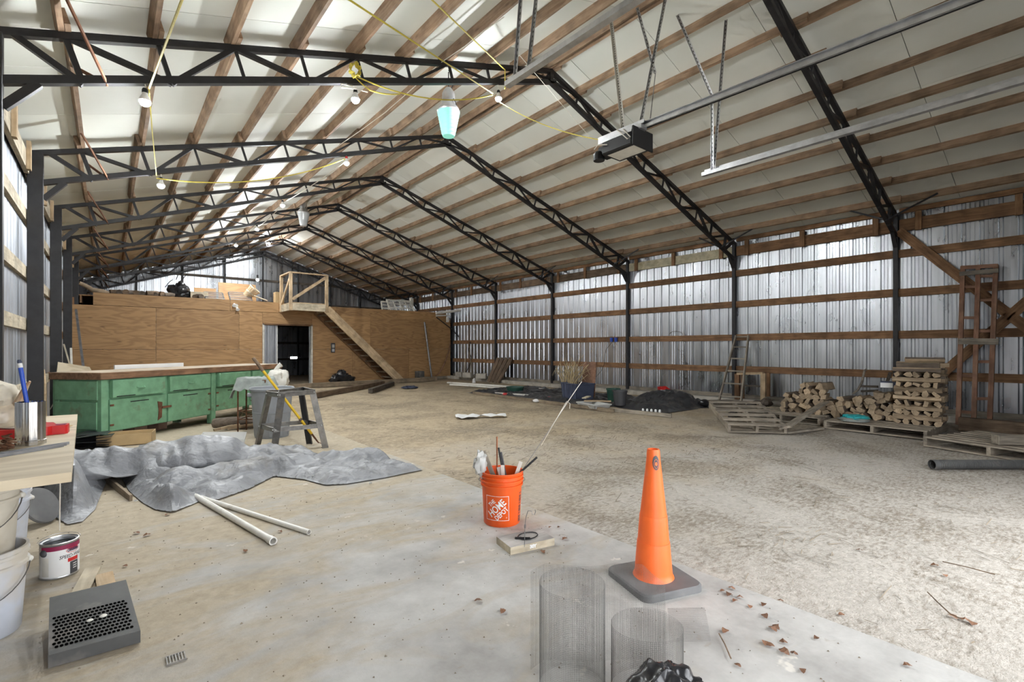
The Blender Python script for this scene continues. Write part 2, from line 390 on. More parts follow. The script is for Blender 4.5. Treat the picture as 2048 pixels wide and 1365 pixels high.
def text2d(s, size, bold=0., shear=0., space=1.):
    cu = bpy.data.curves.new('lettering', 'FONT'); cu.body = s; cu.size = size; cu.offset = bold; cu.shear = shear; cu.align_x = 'CENTER'; cu.align_y = 'CENTER'; cu.space_character = space; cu.resolution_u = 3
    ob = bpy.data.objects.new('lettering', cu); COL.objects.link(ob); dg = bpy.context.evaluated_depsgraph_get(); me = bpy.data.meshes.new_from_object(ob.evaluated_get(dg))
    vs = [tuple(p.co) for p in me.vertices]; fs = [tuple(p.vertices) for p in me.polygons]
    bpy.data.objects.remove(ob); bpy.data.curves.remove(cu); bpy.data.meshes.remove(me); return vs, fs
# ================================================================ ground
SLX, SLY = 2.55, 9.2
def gnoise(x, y): return NZ.noise(V((x*.8, y*.8, 0)))*.012+NZ.noise(V((x*3.1, y*3.1, 4)))*.006
def gz(x, y):
    a = sm(SLX-.02, SLX+.5, x) if y < SLY else 1.
    return -.012+gnoise(x, y)*a + (.0 if a < 1 else 0)
fl = MB(); nx, ny = 150, 260
fl.grid(lambda u, v: (XL-.1+u*(XR-XL+.2), -3+v*(YB+3.1), gz(XL-.1+u*(XR-XL+.2), -3+v*(YB+3.1)) - (.05 if (XL-.1+u*(XR-XL+.2)) < SLX-.1 and -3+v*(YB+3.1) < SLY-.1 else 0)), nx, ny)
fl.build('floor', 'dirt', smooth=True, kind='structure')
slab = struct('floor_slab')
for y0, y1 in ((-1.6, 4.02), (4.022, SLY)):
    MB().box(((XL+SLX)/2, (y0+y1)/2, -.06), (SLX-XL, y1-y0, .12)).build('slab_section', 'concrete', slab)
# ================================================================ steel frames
def truss(k, label):
    y = TY(k); sm_ = 'steel'
    t = thing('roof_truss', label, 'roof truss', (RIDGE, y, 0), 0, 'black steel roof frames')
    for sg in (-1, 1):
        xe = RIDGE+sg*5.955                                    # inner face of the column
        xo = xe+sg*.15
        MB().box(((xe+xo)/2, y, (zchord(xo))/2+.0), (.15, .075, zchord(xo)), ch=.004).build('column', sm_, t)
        zt = lambda x: zchord(x)-.03
        dep = lambda x: .2+(.455-.2)*min(1, abs(x-RIDGE)/5.955)
        P = lambda x: V((x, y, zt(x)))
        nrm = V((-sg*SL, 0, -1)).normalized()
        B = lambda x: P(x)+nrm*(dep(x)-.06)/1.0
        MB().bar(P(RIDGE), P(xo), .06, .06).build('top_chord', sm_, t)
        e = B(xe+sg*.03); MB().bar(B(RIDGE)+V((sg*-.06, 0, 0)), V((xe+sg*.02, y, e.z)), .065, .065).build('bottom_chord', sm_, t)
        xs = [RIDGE+sg*.66*1.0*j for j in range(1, 9)]+[RIDGE+sg*(.62*9)]
        xs = [RIDGE+sg*.622*j for j in range(1, 10)]
        for j, x in enumerate(xs):
            r = .036 if j < 7 else .05
            if j == 8: r = .06
            MB().bar(P(x), B(x), r*.75, r*.75).build('web_strut', sm_, t)
        for j in range(0, 9):
            x0 = RIDGE if j == 0 else xs[j-1]; x1 = xs[j]; th = .03 if j < 6 else .045
            a, b = (B(x0), P(x1)) if j % 2 == 0 else (P(x0), B(x1))
            MB().bar(a, b, th, th).build('web_diagonal', sm_, t)
        MB().bar(P(xe+sg*-.04), B(xs[8]), .05, .05).build('web_diagonal', sm_, t)
        k0 = V((xe, y, e.z-.2)); k1 = V((xe-sg*.2, y, e.z+.05))
        MB().bar(k0, k1, .06, .06, (0, 1, 0)).build('knee_brace', sm_, t)
        # flying braces from the frame to the last purlins
        for dy in (-1, 1):
            a = B(xs[8]-sg*.16)
            MB().bar(a, V((xs[8], y+dy*.66, zroof(xs[8])-.09)), .03, .012, (0, 0, 1)).build('flying_brace', 'rust' if sg < 0 else sm_, t)
    MB().box((RIDGE, y, ZR-.1), (.075, .07, .2)).build('ridge_post', sm_, t)
    return t
ORD = ['first', 'second', 'third', 'fourth', 'fifth', 'sixth', 'seventh', 'eighth']
TRL = {0: 'black steel roof truss that passes over the garage door rail and track', 1: 'black steel roof truss carrying three bulbs and the coiled yellow rope',
       2: 'black steel roof truss just behind the glowing green-white barn lamp', 3: 'black steel roof truss three frames in front of the plywood partition',
       4: 'black steel roof truss two frames in front of the plywood partition', 5: 'black steel roof truss standing at the plywood partition', 6: 'black steel roof truss above the loft deck', 7: 'black steel roof truss against the back gable wall'}
for k in range(0, 8): truss(k, TRL[k])
# ================================================================ roof: purlins and insulation boards
ceil = struct('ceiling')
XS = [RIDGE+sg*(.045 if j == 0 else .622*j) for sg in (-1, 1) for j in range(10)]
for i, x in enumerate(XS):
    for k in range(-1, 7):
        ya, yb = (YF if k < 0 else TY(k)-.16), (TY(k+1)+.16 if k < 6 else YB)
        off = .021*(1 if k % 2 else -1)
        sgn = 1 if x > RIDGE else -1
        up = V((sgn*SL, 0, 1)).normalized()
        c = V((x+off, 0, zchord(x+off)))+up*(PUR/2-.004)
        board('purlin', (c.x, ya, c.z), (c.x, yb, c.z), PUR, .04, 'w_purlin', ceil, up)
# ridge board
board('purlin', (RIDGE, YF, zroof(RIDGE)-.03), (RIDGE, YB, zroof(RIDGE)-.03), .16, .045, 'w_brown', ceil)
pw = 1.22
for sg in (-1, 1):
    xe = XR+.1 if sg > 0 else XL-.1; y = YF
    i = 0
    while y < YB:
        y2 = min(y+pw, YB); half = (RIDGE+sg*3.1)
        for x0, x1 in ((RIDGE, half), (half, xe)):
            a = V((x0, 0, zroof(x0)+.012)); b = V((x1, 0, zroof(x1)+.012)); m = (a+b)/2; L = (b-a).length
            R = axes(b-a, (0, 1, 0)); key = ('ins', round(L, 3), round(y2-y, 3))
            if key not in BC: BC[key] = MB().box((0, 0, 0), (L-.006, y2-y-.008, .024)).mesh('insulation_board', 'insulation')
            link('insulation_board', BC[key], ceil, T((m.x, (y+y2)/2, m.z+(.0)), R))
        y = y2; i += 1
# outer roof sheet that closes the joints
for sg in (-1, 1):
    xe = XR+.25 if sg > 0 else XL-.25
    MB().bar((RIDGE, (YF+YB)/2, zroof(RIDGE)+.05), (xe, (YF+YB)/2, zroof(xe)+.05), YB-YF+.4, .02, (0, 1, 0)).build('roof_sheet', 'galv_dark', ceil)
# ================================================================ walls
def profile(width):
    pts = [(0, 0)]; n = round(width/.2286)
    for i in range(n):
        c = .1143+.2286*i
        for q in (-.0572, .0572):
            if q > 0: break
        for ds, d in ((-.034, 0), (-.017, .024), (.017, .024), (.034, 0)): pts.append((c+ds, d))
        if i < n-1:
            for e in (.083, .146):
                for ds, d in ((-.009, 0), (-.004, .0045), (.004, .0045), (.009, 0)): pts.append((c+e+ds, d))
    pts.append((width, 0)); return pts
def sheetmesh(name, width, z0, ztop, mat):
    mb = MB(); pts = profile(width); vs = []
    for s_, d in pts: vs += [(s_, d, z0), (s_, d, ztop(s_))]
    mb.add(vs, [(2*i, 2*i+2, 2*i+3, 2*i+1) for i in range(len(pts)-1)])
    return mb.mesh(name, mat)
PW = .9144
wr = struct('wall_right'); wl = struct('wall_left'); wb = struct('wall_back'); wf = struct('wall_front')
me_r = sheetmesh('sheet_panel', PW, -.02, lambda s_: zroof(XR), 'sheet'); me_l = sheetmesh('sheet_panel', PW, -.08, lambda s_: zroof(XL), 'sheet_left')
n = int(math.ceil((YB-YF)/PW))
for i in range(n):
    y = YF+i*PW
    # local x -> along the wall, local y -> outwards
    link('sheet_panel', me_r, wr, T((XR, y+PW, 0), MX(((0, 1, 0), (-1, 0, 0), (0, 0, 1)))))
    link('sheet_panel', me_l, wl, T((XL, y, 0), MX(((0, -1, 0), (1, 0, 0), (0, 0, 1)))))
GZ = [.762, 1.51, 2.285, 3.01]
for k in range(-1, 7):
    ya, yb = (YF if k < 0 else TY(k)), (TY(k+1) if k < 6 else YB)
    for z in GZ:
        board('girt', (XR-.022, ya, z+rnd(-.006, .006)), (XR-.022, yb, z+rnd(-.006, .006)), .145, .04, 'w_girt', wr)
    for z in (.75, 1.55, 2.2, 2.92):
        board('girt', (XL+.022, ya, z+rnd(-.006, .006)), (XL+.022, yb, z+rnd(-.006, .006)), .145, .042, 'w_pale' if k < 3 else 'w_girt', wl)
    pale = k in (1,)
    for s_, x, m in ((1, XR-.03, 'stain_panel' if pale else ('w_girt' if k < 1 else 'w_brown')), (-1, XL+.05, 'w_pale')):
        zt = zroof(x)-.02
        board('eave_beam', (x, ya+.05, 3.53), (x, yb-.05, 3.53), .22, .045, m, wr if s_ > 0 else wl)
        if s_ > 0:
            board('eave_plate', (x, ya+.05, zt-.045), (x, yb-.05, zt-.045), .09, .05, 'w_girt', wr)
        for q in (.1, .52, .9):
            yy = ya+(yb-ya)*q; board('eave_block', (x-.045*s_, yy, 3.4), (x-.045*s_, yy, 3.74), .09, .04, 'w_girt' if s_ > 0 else 'w_new', wr if s_ > 0 else wl, (0, 1, 0))
# sill and diagonal braces on the right wall
board('sill_plate', (XR-.02, YF, .14), (XR-.02, YB, .14), .09, .05, 'w_grey', wr)
for a, b in (((1797, 462), (2052, 655)), ((1868, 762), (2060, 598))):
    p, q = onX(*a, XR-.075), onX(*b, XR-.075); board('wind_brace', p, p+(q-p)*1.5 if a[1] < 500 else q, .15, .04, 'w_girt', wr, (0, 0, 1))
tr = MB().box((XR-.17, (YF+YB)/2, .03), (.4, YB-YF, .14), ch=.02).build('trim_1', 'curb', kind='structure')
# back gable wall
for i in range(int(math.ceil((XR-XL)/PW))):
    x = XL+i*PW; wd = min(PW, XR-x)
    if wd < .2: continue
    nW = PW
    me = sheetmesh('sheet_panel', PW, -.08, lambda s_, x=x: max(.1, min(zroof(x+s_), 9)), 'sheet')
    link('sheet_panel', me, wb, T((x, YB, 0)))
for x in [XL+.15+i*1.5 for i in range(9)]:
    board('gable_post', (x, YB-.09, 0), (x, YB-.09, zchord(x)-.02), .06, .12, 'steel', wb, (1, 0, 0))
for z in (.75, 1.5, 2.3, 3.32, 4.3):
    hw = 12.1 if z < 3.6 else (ZR-z)/SL*2-.3
    board('girt', (RIDGE-hw/2, YB-.03, z), (RIDGE+hw/2, YB-.03, z), .1, .04, 'w_dark', wb)
# front wall behind the viewer, with the open overhead doorway and a second opening assumed for its light
DX0, DX1, DZ = 2.45, 5.75, 3.15
def fsheet(x0, x1, z0, zt0, zt1):
    MB().add([(x0, YF, z0), (x1, YF, z0), (x1, YF, zt1), (x0, YF, zt0), (x0, YF-.03, z0), (x1, YF-.03, z0), (x1, YF-.03, zt1), (x0, YF-.03, zt0)],
             [(0, 1, 2, 3), (7, 6, 5, 4), (0, 4, 5, 1), (1, 5, 6, 2), (2, 6, 7, 3), (3, 7, 4, 0)]).build('sheet_panel', 'sheet', wf)
fsheet(XL, -.3, 0, zroof(XL), zroof(-.3)); fsheet(-.3, 1.9, 2.3, zroof(-.3), zroof(1.9)); fsheet(1.9, DX0, 0, zroof(1.9), zroof(DX0))
fsheet(DX0, RIDGE, DZ, zroof(DX0), zroof(RIDGE)); fsheet(RIDGE, DX1, DZ, zroof(RIDGE), zroof(DX1)); fsheet(DX1, XR, 0, zroof(DX1), zroof(XR))
for x in (-.3, 1.9, DX0, DX1): board('door_post', (x, YF+.06, 0), (x, YF+.06, 3.3), .1, .1, 'w_girt', wf, (1, 0, 0))
# ground outside the doorway
MB().box((4, -9.2, -.08), (40, 12.4, .1)).build('yard', 'curb', kind='structure')
# ================================================================ plywood partition with loft
wp = struct('wall_partition')
DA, DB_, DH = 3.88, 5.46, 2.07
PX0, PX1 = -.8, 11.15
def ply(x0, x1, z0, z1, m='ply', y=YP):
    if x1-x0 < .03 or z1-z0 < .03: return
    MB().box((0, 0, 0), (x1-x0-.006, .018, z1-z0-.006)).build('plywood_sheet', m, wp, M=T(((x0+x1)/2, y+rnd(-.003, .003), (z0+z1)/2)))
def plyrow(edges, z0, z1, ms):
    for (a, b), m in zip(zip(edges, edges[1:]), ms): ply(a, b, z0, z1, m)
P_ = 'ply'; Q_ = 'ply_dark'
plyrow([PX0, 1.05, DA], 0., 1.22, [P_, P_]); plyrow([PX0, 1.05, 3.2, DA], 1.22, 2.44, [P_, P_, P_])
ply(DA, DB_, DH, 2.44); plyrow([DB_, 6.9, 9.2, PX1], 0, 1.22, [Q_, Q_, P_]); plyrow([DB_, 7.6, 9.9, PX1], 1.22, 2.44, [P_, Q_, P_])
plyrow([-.345, 2.95, DA+.5], 2.445, ZL+.06, [P_, P_]); plyrow([DA+.5, 6.3, 8.7, PX1-.2], 2.40, ZL+.02, [P_, Q_, P_])
for x in [PX0+.05+i*.61 for i in range(19)]:
    if DA-.1 < x < DB_+.1: continue
    board('stud', (x, YP+.06, 0), (x, YP+.06, ZL-.1), .09, .04, 'w_girt', wp, (0, 1, 0))
lf = struct('loft_floor')
for i in range(10):
    x0 = PX0+.05+i*1.155; MB().box((0, 0, 0), (1.15, YB-YP-.25, .03)).build('deck_panel', 'ply_dark', lf, M=T((x0+.58, (YP+YB)/2, ZL-.02)))
for i in range(14):
    x = PX0+.2+i*.85; board('joist', (x, YP+.04, ZL-.14), (x, YB-.2, ZL-.14), .2, .04, 'w_girt', lf)
# doorway frame and the sheet-metal leaf slid half open
dr = struct('door_1', (DA, YP, 0))
for x in (DA+.02, DB_-.02): board('door_jamb', (x, YP-.02, 0), (x, YP-.02, DH), .05, .1, 'white_old', dr, (1, 0, 0))
board('door_head', (DA, YP-.02, DH-.02), (DB_, YP-.02, DH-.02), .05, .1, 'w_girt', dr)
lfm = sheetmesh('door_leaf', .4572, .03, lambda s_: DH-.05, 'sheet'); link('door_leaf', lfm, dr, T((DA+.02, YP+.09, 0)))
board('leaf_edge', (DA+.47, YP+.09, .03), (DA+.47, YP+.09, DH-.05), .03, .03, 'white', dr, (1, 0, 0))
board('leaf_edge', (DB_-.05, YP+.11, .03), (DB_-.05, YP+.11, DH-.05), .03, .1, 'galv', dr, (1, 0, 0))
# bright strip through the doorway, built as a small window whose pane glows for daylight
wn = struct('window_1'); c = onY(588, 716, YB-.06)
MB().box(c, (.36, .02, .1)).build('glow_pane', 'daylight', wn); 
for dz in (-.12, .12): board('window_frame', c+V((-.2, -.02, dz*.6)), c+V((.2, -.02, dz*.6)), .04, .05, 'w_dark', wn)
for dx in (-.2, .2): board('window_frame', c+V((dx, -.02, -.09)), c+V((dx, -.02, .09)), .04, .05, 'w_dark', wn, (1, 0, 0))
# ================================================================ lamps
def bulb(u, v, k, label, drop=None, far=False):
    """screw-in bulb hanging on a short cord from the bottom chord of frame k"""
    p = onY(u, v, TY(k)-.02); x = p.x
    dep = .2+(.455-.2)*min(1, abs(x-RIDGE)/5.955); zb = zchord(x)-dep*1.04-.03
    t = thing('light_bulb', label, 'light bulb', p, 0, 'bare bulbs hung from the roof trusses')
    r = .045
    MB().lathe([(max(1e-4, r*math.sin(math.pi*i/10)), -r*math.cos(math.pi*i/10)) for i in range(6)], 12, p).build('glass', 'bulb' if k < 3 else 'bulb_loft', t, True)
    MB().lathe([(r, .0), (r*.985, .012), (r*.8, .035), (.024, .06), (.022, .075), (0, .075)], 14, p).build('heat_sink', 'white', t, True)
    MB().lathe([(.0, .115), (.018, .115), (.024, .1), (.024, .075), (.0, .075)], 12, p).build('socket', 'red' if 'red socket' in label else 'black', t, True)
    top = max(p.z+.16, zb)
    MB().tube([p+V((0, 0, .11)), V((p.x+.004, p.y, (p.z+.11+top)/2)), V((p.x, p.y+.01, top))], .005, 5).build('cord', 'string', t)
    return t
bulb(290, 203, 1, 'bright bulb on the truss near the left wall, beside the hanging yellow cord')
bulb(711, 199, 1, 'bright bulb below the coiled yellow rope on the truss')
bulb(997, 197, 1, 'bright bulb by the end of the garage door track')
bulb(322, 371, 2, 'bright bulb near the left wall at the end of the long yellow rope')
bulb(693, 326, 2, 'bright bulb in a red socket behind the glowing barn lamp')
bulb(565, 411, 3, 'bright bulb next to the unlit white barn lamp')
bulb(514, 459, 4, 'bright bulb on the truss in front of the unlit barn lamp truss, nearer the loft')
bulb(472, 491, 5, 'bright bulb over the loft edge above the piled logs')
bulb(538, 487, 6, 'bright bulb under the ridge above the loft platform')
# small bulb on a cord over the loft
p = onY(515, 560, 22.0)
t = thing('pendant_bulb', 'small warm bulb hanging on a cord over the loft deck', 'light bulb', p)
MB().sphere(p, .06, 12, 8).build('glass', 'bulb_far', t, True)
MB().lathe([(.0, .2), (.035, .2), (.04, .06), (.03, .04)], 10, p).build('socket', 'black', t, True)
MB().tube([p+V((0, 0, .19)), V((p.x, p.y, zroof(p.x)-.02))], .006, 5).build('cord', 'black', t)
# dusk-to-dawn barn lamps
def barn(u, v, depth_y, s, label, lit):
    p = onY(u, v, depth_y)
    t = thing('barn_lamp', label, 'barn lamp', p)
    rf = MB().lathe([(.001, -.2), (.085, -.195), (.1, -.15), (.155, .12), (.16, .15), (.15, .16)], 28, p).build('refractor', 'mercury' if lit else 'frost', t, True)
    for i in range(6): 
        z = -.15+.05*i; r = .1+.055*(z+.15)/.27+.001
        MB().tube([p+V(((r)*math.cos(a), r*math.sin(a), z)) for a in [2*math.pi*q/24 for q in range(24)]], .0025, 5, True).build('refractor_ring', 'mercury' if lit else 'frost', rf)
    MB().lathe([(.158, .15), (.165, .165), (.15, .2), (.1, .27), (.095, .3), (.09, .42), (.07, .46), (.04, .5), (0, .51)], 28, p).build('housing', 'galv', t, True)
    hs_ = CH[t][-1]
    MB().tube([p+V((.02, -.1, .32)), p+V((.05, -.12, .25)), p+V((.06, -.13, .12))], .006, 6).build('photocell_wire', 'black', hs_)
    zt = zchord(p.x)
    MB().tube([p+V((0, 0, .5)), V((p.x, p.y, zroof(p.x)-.03))], .007, 6).build('hanger', 'black', t)
    pts = [p+V((.03, 0, .46)), p+V((.09, 0, .62)), p+V((-.02, 0, .8)), V((p.x-.15, p.y-.05, zroof(p.x)-.05))]
    MB().tube(pts, .008, 6).build('cable', 'black', t)
barn(897, 246, TY(1)+.5, 1, 'glowing green-white barn lamp hanging below the ridge', True)
barn(607, 438, TY(4)-.4, 1, 'unlit white barn lamp hanging farther along the ridge', False)
# ================================================================ ropes and strings on the trusses
def rope(name, pts, r, mat, label, cat='rope', n=6):
    return MB().tube(pts, r, n).build(name, mat, None, True, label=label, cat=cat)
def sag(a, b, s, n=12): return [a.lerp(b, i/n)+V((0, 0, -4*s*(i/n)*(1-i/n))) for i in range(n+1)]
y1 = TY(1)-.06
A = onY(706, 150, y1); Bp = onY(985, 190, y1)
rope('yellow_rope', sag(A, Bp, .16), .008, 'yellow_rope', 'yellow rope sagging between the coil and the bulb by the track')
t = []
for i in range(140):
    a = i*2*math.pi/22; rr = .055+.012*math.sin(i*1.7); t.append(onY(708, 142, y1-.05)+V((rr*math.cos(a), -.03+.03*math.sin(i*.9), 1.25*rr*math.sin(a)+.006*math.sin(i*.31))))
rope('rope_coil', t, .006, 'yellow_rope', 'small coil of yellow rope tied on the truss strut')
C_ = onY(741, 181, y1); rope('yellow_rope', sag(onY(708, 152, y1), C_, .01)+sag(C_, onY(800, 188, y1), .02)[1:], .007, 'yellow_rope', 'short loose yellow rope end hanging under the coil')
rope('white_rope', [onY(*q, y1) for q in ((705, 172), (682, 168), (683, 175), (712, 178), (735, 184))], .006, 'string', 'loop of white cord hanging by the coiled yellow rope', 'cord')
rope('yellow_rope', sag(onY(690, -6, 3.2), onY(985, 187, y1), .0, 3), .008, 'yellow_rope', 'taut yellow rope running up from the bulb over the barn lamp')
rope('yellow_rope', sag(onY(858, -6, 3.6), onY(1010, 140, y1-.1), .0, 3)+[onY(1010, 178, y1-.1)], .008, 'yellow_rope', 'taut yellow rope tied to the garage door track end')
rope('yellow_rope', sag(onY(366, -6, 3.2), onY(298, 178, y1), .0, 3), .007, 'yellow_rope', 'yellow cord hanging to the bulb near the left wall', 'cord')
rope('yellow_rope', [onY(298, 178, y1), onY(304, 260, 7.0), onY(313, 352, TY(2)-.05)], .006, 'yellow_rope', 'thin yellow cord dropping between the two bulbs near the left wall', 'cord')
rope('yellow_rope', sag(onY(313, 357, TY(2)-.05), onY(690, 318, TY(2)-.05), .2), .008, 'yellow_rope', 'long yellow rope strung along the second truss between two bulbs')
rope('yellow_rope', sag(onY(690, 324, TY(2)-.05), onY(573, 402, TY(3)-.05), .03), .008, 'string', 'pale rope running between the trusses to the bulb by the white barn lamp')
rope('yellow_rope', sag(onY(555, 420, TY(3)-.05), onY(517, 453, TY(4)-.05), .03), .008, 'string', 'pale rope running on toward the loft between bulbs')
rope('pull_rope', sag(onY(1000, 205, y1), onY(1240, 285, 3.3), .1), .006, 'yellow_rope', 'yellow pull cord from the bulb to the garage door opener', 'cord')
rope('pull_string', sag(onY(1030, 100, y1-.3), onY(1180, 275, 4.6), .0, 3), .004, 'string', 'white string hanging from the garage door track end', 'string')
pts = [onY(u, v, y) for u, v, y in ((1008, 2, 4.3), (960, 52, 4.7), (930, 85, 5.0), (880, 105, TY(1)), (830, 170, 6.2), (770, 215, 7.2), (720, 262, 8.0), (665, 300, TY(2)))]
pts = [V((q.x, q.y, min(q.z, zchord(q.x)-.03))) for q in pts]
rope('loose_cable', pts, .006, 'string', 'white cable stapled loosely along a purlin', 'cable')
# ================================================================ garage door hardware
XT0, XT1, YT, ZT = 2.6, 5.66, 3.36, 3.4
def track(x, y, z, label, u=None):
    t = thing('door_track', label, 'door track', (x, y, z))
    poly = [(-.03, -.02), (-.03, .02), (-.024, .02), (-.024, -.014), (.024, -.014), (.024, .02), (.03, .02), (.03, -.02)]
    M = MX(((0, 0, 0, x), (0, 0, -1, y), (0, 1, 0, z), (0, 0, 0, 1))); 
    M = MX(((1, 0, 0, x), (0, 0, -1, y), (0, 1, 0, z), (0, 0, 0, 1)))
    MB().prism([(px, py*1.1) for px, py in poly], 0, y-YF-.1, M).build('rail', 'galv', t)
    MB().bar((x+.05, y, z+.05), (x+.05, YF+.1, z+.05), .05, .005).build('stiffener_angle', 'galv', t)
    return t
def perf(name, a, b, parent, wd=.032, mat='galv'):
    """perforated angle iron: two legs, the holes as small dark slots"""
    a, b = V(a), V(b); R = axes(b-a, (0, 1, 0)); mb = MB(); mb.bar(a, b, wd, .003, R.col[1]); 
    mb.bar(a+R.col[1]*wd/2, b+R.col[1]*wd/2, .003, wd, R.col[1])
    n = int((b-a).length/.05)
    for i in range(n):
        q = a.lerp(b, (i+.5)/n); mb.box(q, (.022, .009, .0045), R, 1)
    mb.build(name, [mat, 'black'], parent)
tl = track(onY(1014, 170, YT).x, YT, onY(1014, 170, YT).z, 'galvanised garage door track hanging under the ridge beside a bulb')
p = WM[tl].translation
perf('hanger_angle', p+V((0, -.12, .02)), (p.x+.02, p.y-.25, zroof(p.x)-.02), tl); perf('hanger_angle', p+V((0, -.3, .02)), (p.x+.35, p.y-.1, zroof(p.x+.35)-.02), tl)
q = onY(1405, 350, YT); trr = track(q.x, YT, q.z, 'galvanised garage door track on the side toward the firewood')
perf('hanger_angle', q+V((0, -.14, .02)), (q.x-.12, q.y-.2, q.z+.95), trr); perf('hanger_angle', q+V((.0, -.16, .02)), (q.x+.05, q.y-.3, zroof(q.x+.05)-.02), trr); perf('hanger_angle', q+V((-.12, -.2, .93)), (q.x-.35, q.y+.15, zroof(q.x-.35)-.02), trr)
# opener: motor head, mounting angles, T rail, chain
mo = V((4.1, 3.12, 3.4)); t = thing('garage_door_opener', 'black garage door opener with long rail and hanging angles', 'door opener', mo)
mh = MB().box(mo+V((0, 0, -.06)), (.3, .38, .15), ch=.012).build('motor_housing', 'black', t)
MB().box(mo+V((0, -.02, -.138)), (.2, .34, .004)).build('rating_label', 'white_old', mh)
MB().box(mo+V((0, -.21, -.06)), (.33, .02, .19), ch=.005).build('end_plate', 'black', mh)
MB().box(mo+V((0, .25, -.05)), (.16, .12, .11), ch=.02).build('gear_case', 'black', t)
MB().lathe([(0, 0), (.06, 0), (.06, .07), (.045, .09), (0, .09)], 16, mo+V((-.06, .3, -.14))).build('motor_cap', 'black', t, True)
MB().box(mo+V((-.03, .0, .045)), (.1, .5, .05), ch=.004).build('chassis', 'galv', t)
MB().box(mo+V((-.155, .02, .02)), (.004, .42, .07)).build('side_plate', 'galv', t)
for i, dx in enumerate((-.03, .02)):
    pp = mo+V((dx, 0, .09)); perf('mount_angle', pp+V((-.01, -.27, 0)), pp+V((.01, .3, 0)), t, .036)
MB().tube([mo+V((-.16, -.02, .05)), mo+V((-.19, -.08, 0)), mo+V((-.18, -.16, -.09)), mo+V((-.17, -.19, -.08)), mo+V((-.165, -.1, .03))], .006, 6).build('release_cord', 'string', t, True)
MB().tube([mo+V((-.16, .28, -.05)), mo+V((-.2, .2, -.04)), mo+V((-.17, .1, -.06))], .006, 6).build('wire_lead', 'string', t, True)
ra = mo+V((0, -.15, .07)); rb = V((4.1, YF+.15, 3.38))
MB().bar(ra, rb, .055, .006).bar(ra+V((0, 0, .028)), rb+V((0, 0, .028)), .006, .05).bar(ra+V((-.03, 0, -.02)), rb+V((-.03, 0, -.02)), .03, .004).build('t_rail', 'galv', t); tr_ = CH[t][-1]
MB().tube([ra+V((-.025, 0, -.02)), rb+V((-.025, 0, -.02))], .007, 5).tube([ra+V((.025, 0, -.02)), rb+V((.025, 0, -.02))], .007, 5).build('chain', 'black', tr_)
perf('hanger_angle', mo+V((-.0, .02, .1)), (4.92, 3.97, zchord(4.92)-.0), t, .04, 'white_old')
perf('hanger_angle', mo+V((.05, -.15, .1)), (4.9, 3.1, zchord(4.9)), t, .03); 
h = onY(1275, 15, 3.6); perf('hanger_angle', onY(1311, 146, 3.4), (h.x, h.y, min(h.z, zroof(h.x)-.03)), t, .03)
MB().tube([onY(1311, 146, 3.4), mo+V((.05, -.26, .1))], .005, 5).build('hanger_wire', 'galv_dark', t)
# ================================================================ foreground: cone, bucket, block, wire cloth, bag
cx, cy_ = 2.245, 1.525
t = thing('traffic_cone', 'tall orange traffic cone standing on a dark rubber base', 'traffic cone', (cx, cy_, 0))
ang = math.atan2(-.12, .355)
Rp = RZ(ang)
def rrect(hx, hy, r, n=5):
    o = []
    for sx, sy, a0 in ((1, 1, 0), (-1, 1, 90), (-1, -1, 180), (1, -1, 270)):
        for i in range(n+1):
            a = math.radians(a0+90*i/n); o.append((sx*(hx-r)+r*math.cos(a), sy*(hy-r)+r*math.sin(a)))
    return o
mb = MB(); n0 = rrect(.185, .185, .05); n1 = rrect(.178, .178, .05); k = len(n0)
vs = [(x, y, 0) for x, y in n0]+[(x, y, .028) for x, y in n0]+[(x, y, .036) for x, y in n1]
fs = [tuple(range(k))[::-1]]+[(i, (i+1) % k, k+(i+1) % k, k+i) for i in range(k)]+[(k+i, k+(i+1) % k, 2*k+(i+1) % k, 2*k+i) for i in range(k)]+[tuple(range(2*k, 3*k))]
mb.add([T((cx, cy_, 0), Rp) @ V(p) for p in vs], fs).build('rubber_base', 'rubber', t, True)
prof = [(.108, .034), (.106, .04), (.1, .046), (.097, .07), (.085, .22), (.0845, .222), (.082, .222), (.072, .36), (.0715, .362), (.0695, .362), (.036, .66), (.034, .70), (.031, .711), (.025, .711), (.024, .68)]
MB().lathe(prof, 40, (cx, cy_, 0)).build('cone_body', 'orange_cone', t, True); cb_ = CH[t][-1]
# dark oval handling mark near the tip, facing the viewer
va = math.atan2(-cy_, -cx)
def wrap(vs, c, rad, a0, z0, lift=.0012):
    o = []
    for x, y, *_ in vs:
        z = z0+y; r = rad(z)+lift; a = a0+x/max(r, .01); o.append((c[0]+r*math.cos(a), c[1]+r*math.sin(a), z))
    return o
def disc2d(rx, ry, n=24, r0=0.): 
    return [(rx*math.cos(2*math.pi*i/n), ry*math.sin(2*math.pi*i/n), 0) for i in range(n)], [tuple(range(n))]
def ring2d(rx, ry, wd, n=28):
    vs = []; 
    for i in range(n):
        a = 2*math.pi*i/n; vs += [(rx*math.cos(a), ry*math.sin(a), 0), ((rx-wd)*math.cos(a), (ry-wd)*math.sin(a), 0)]
    return vs, [(2*i, 2*((i+1) % n), 2*((i+1) % n)+1, 2*i+1) for i in range(n)]
crad = lambda z: .0695-(z-.362)*(.0335/.298)
def wrapadd(mb, sh, *a, mi=0, **k): mb.add(wrap(sh[0], *a, **k), sh[1], mi)
mk = MB()
vs, fs = [], []
for i in range(9):
    for j in range(13): vs.append(((i/8-.5)*.036*math.sqrt(max(.04, 1-((j/12-.5)*2)**2)), (j/12-.5)*.075, 0))
fs = [(i*13+j, (i+1)*13+j, (i+1)*13+j+1, i*13+j+1) for i in range(8) for j in range(12)]
wrapadd(mk, (vs, fs), (cx, cy_), crad, va+.35, .645, lift=.003)
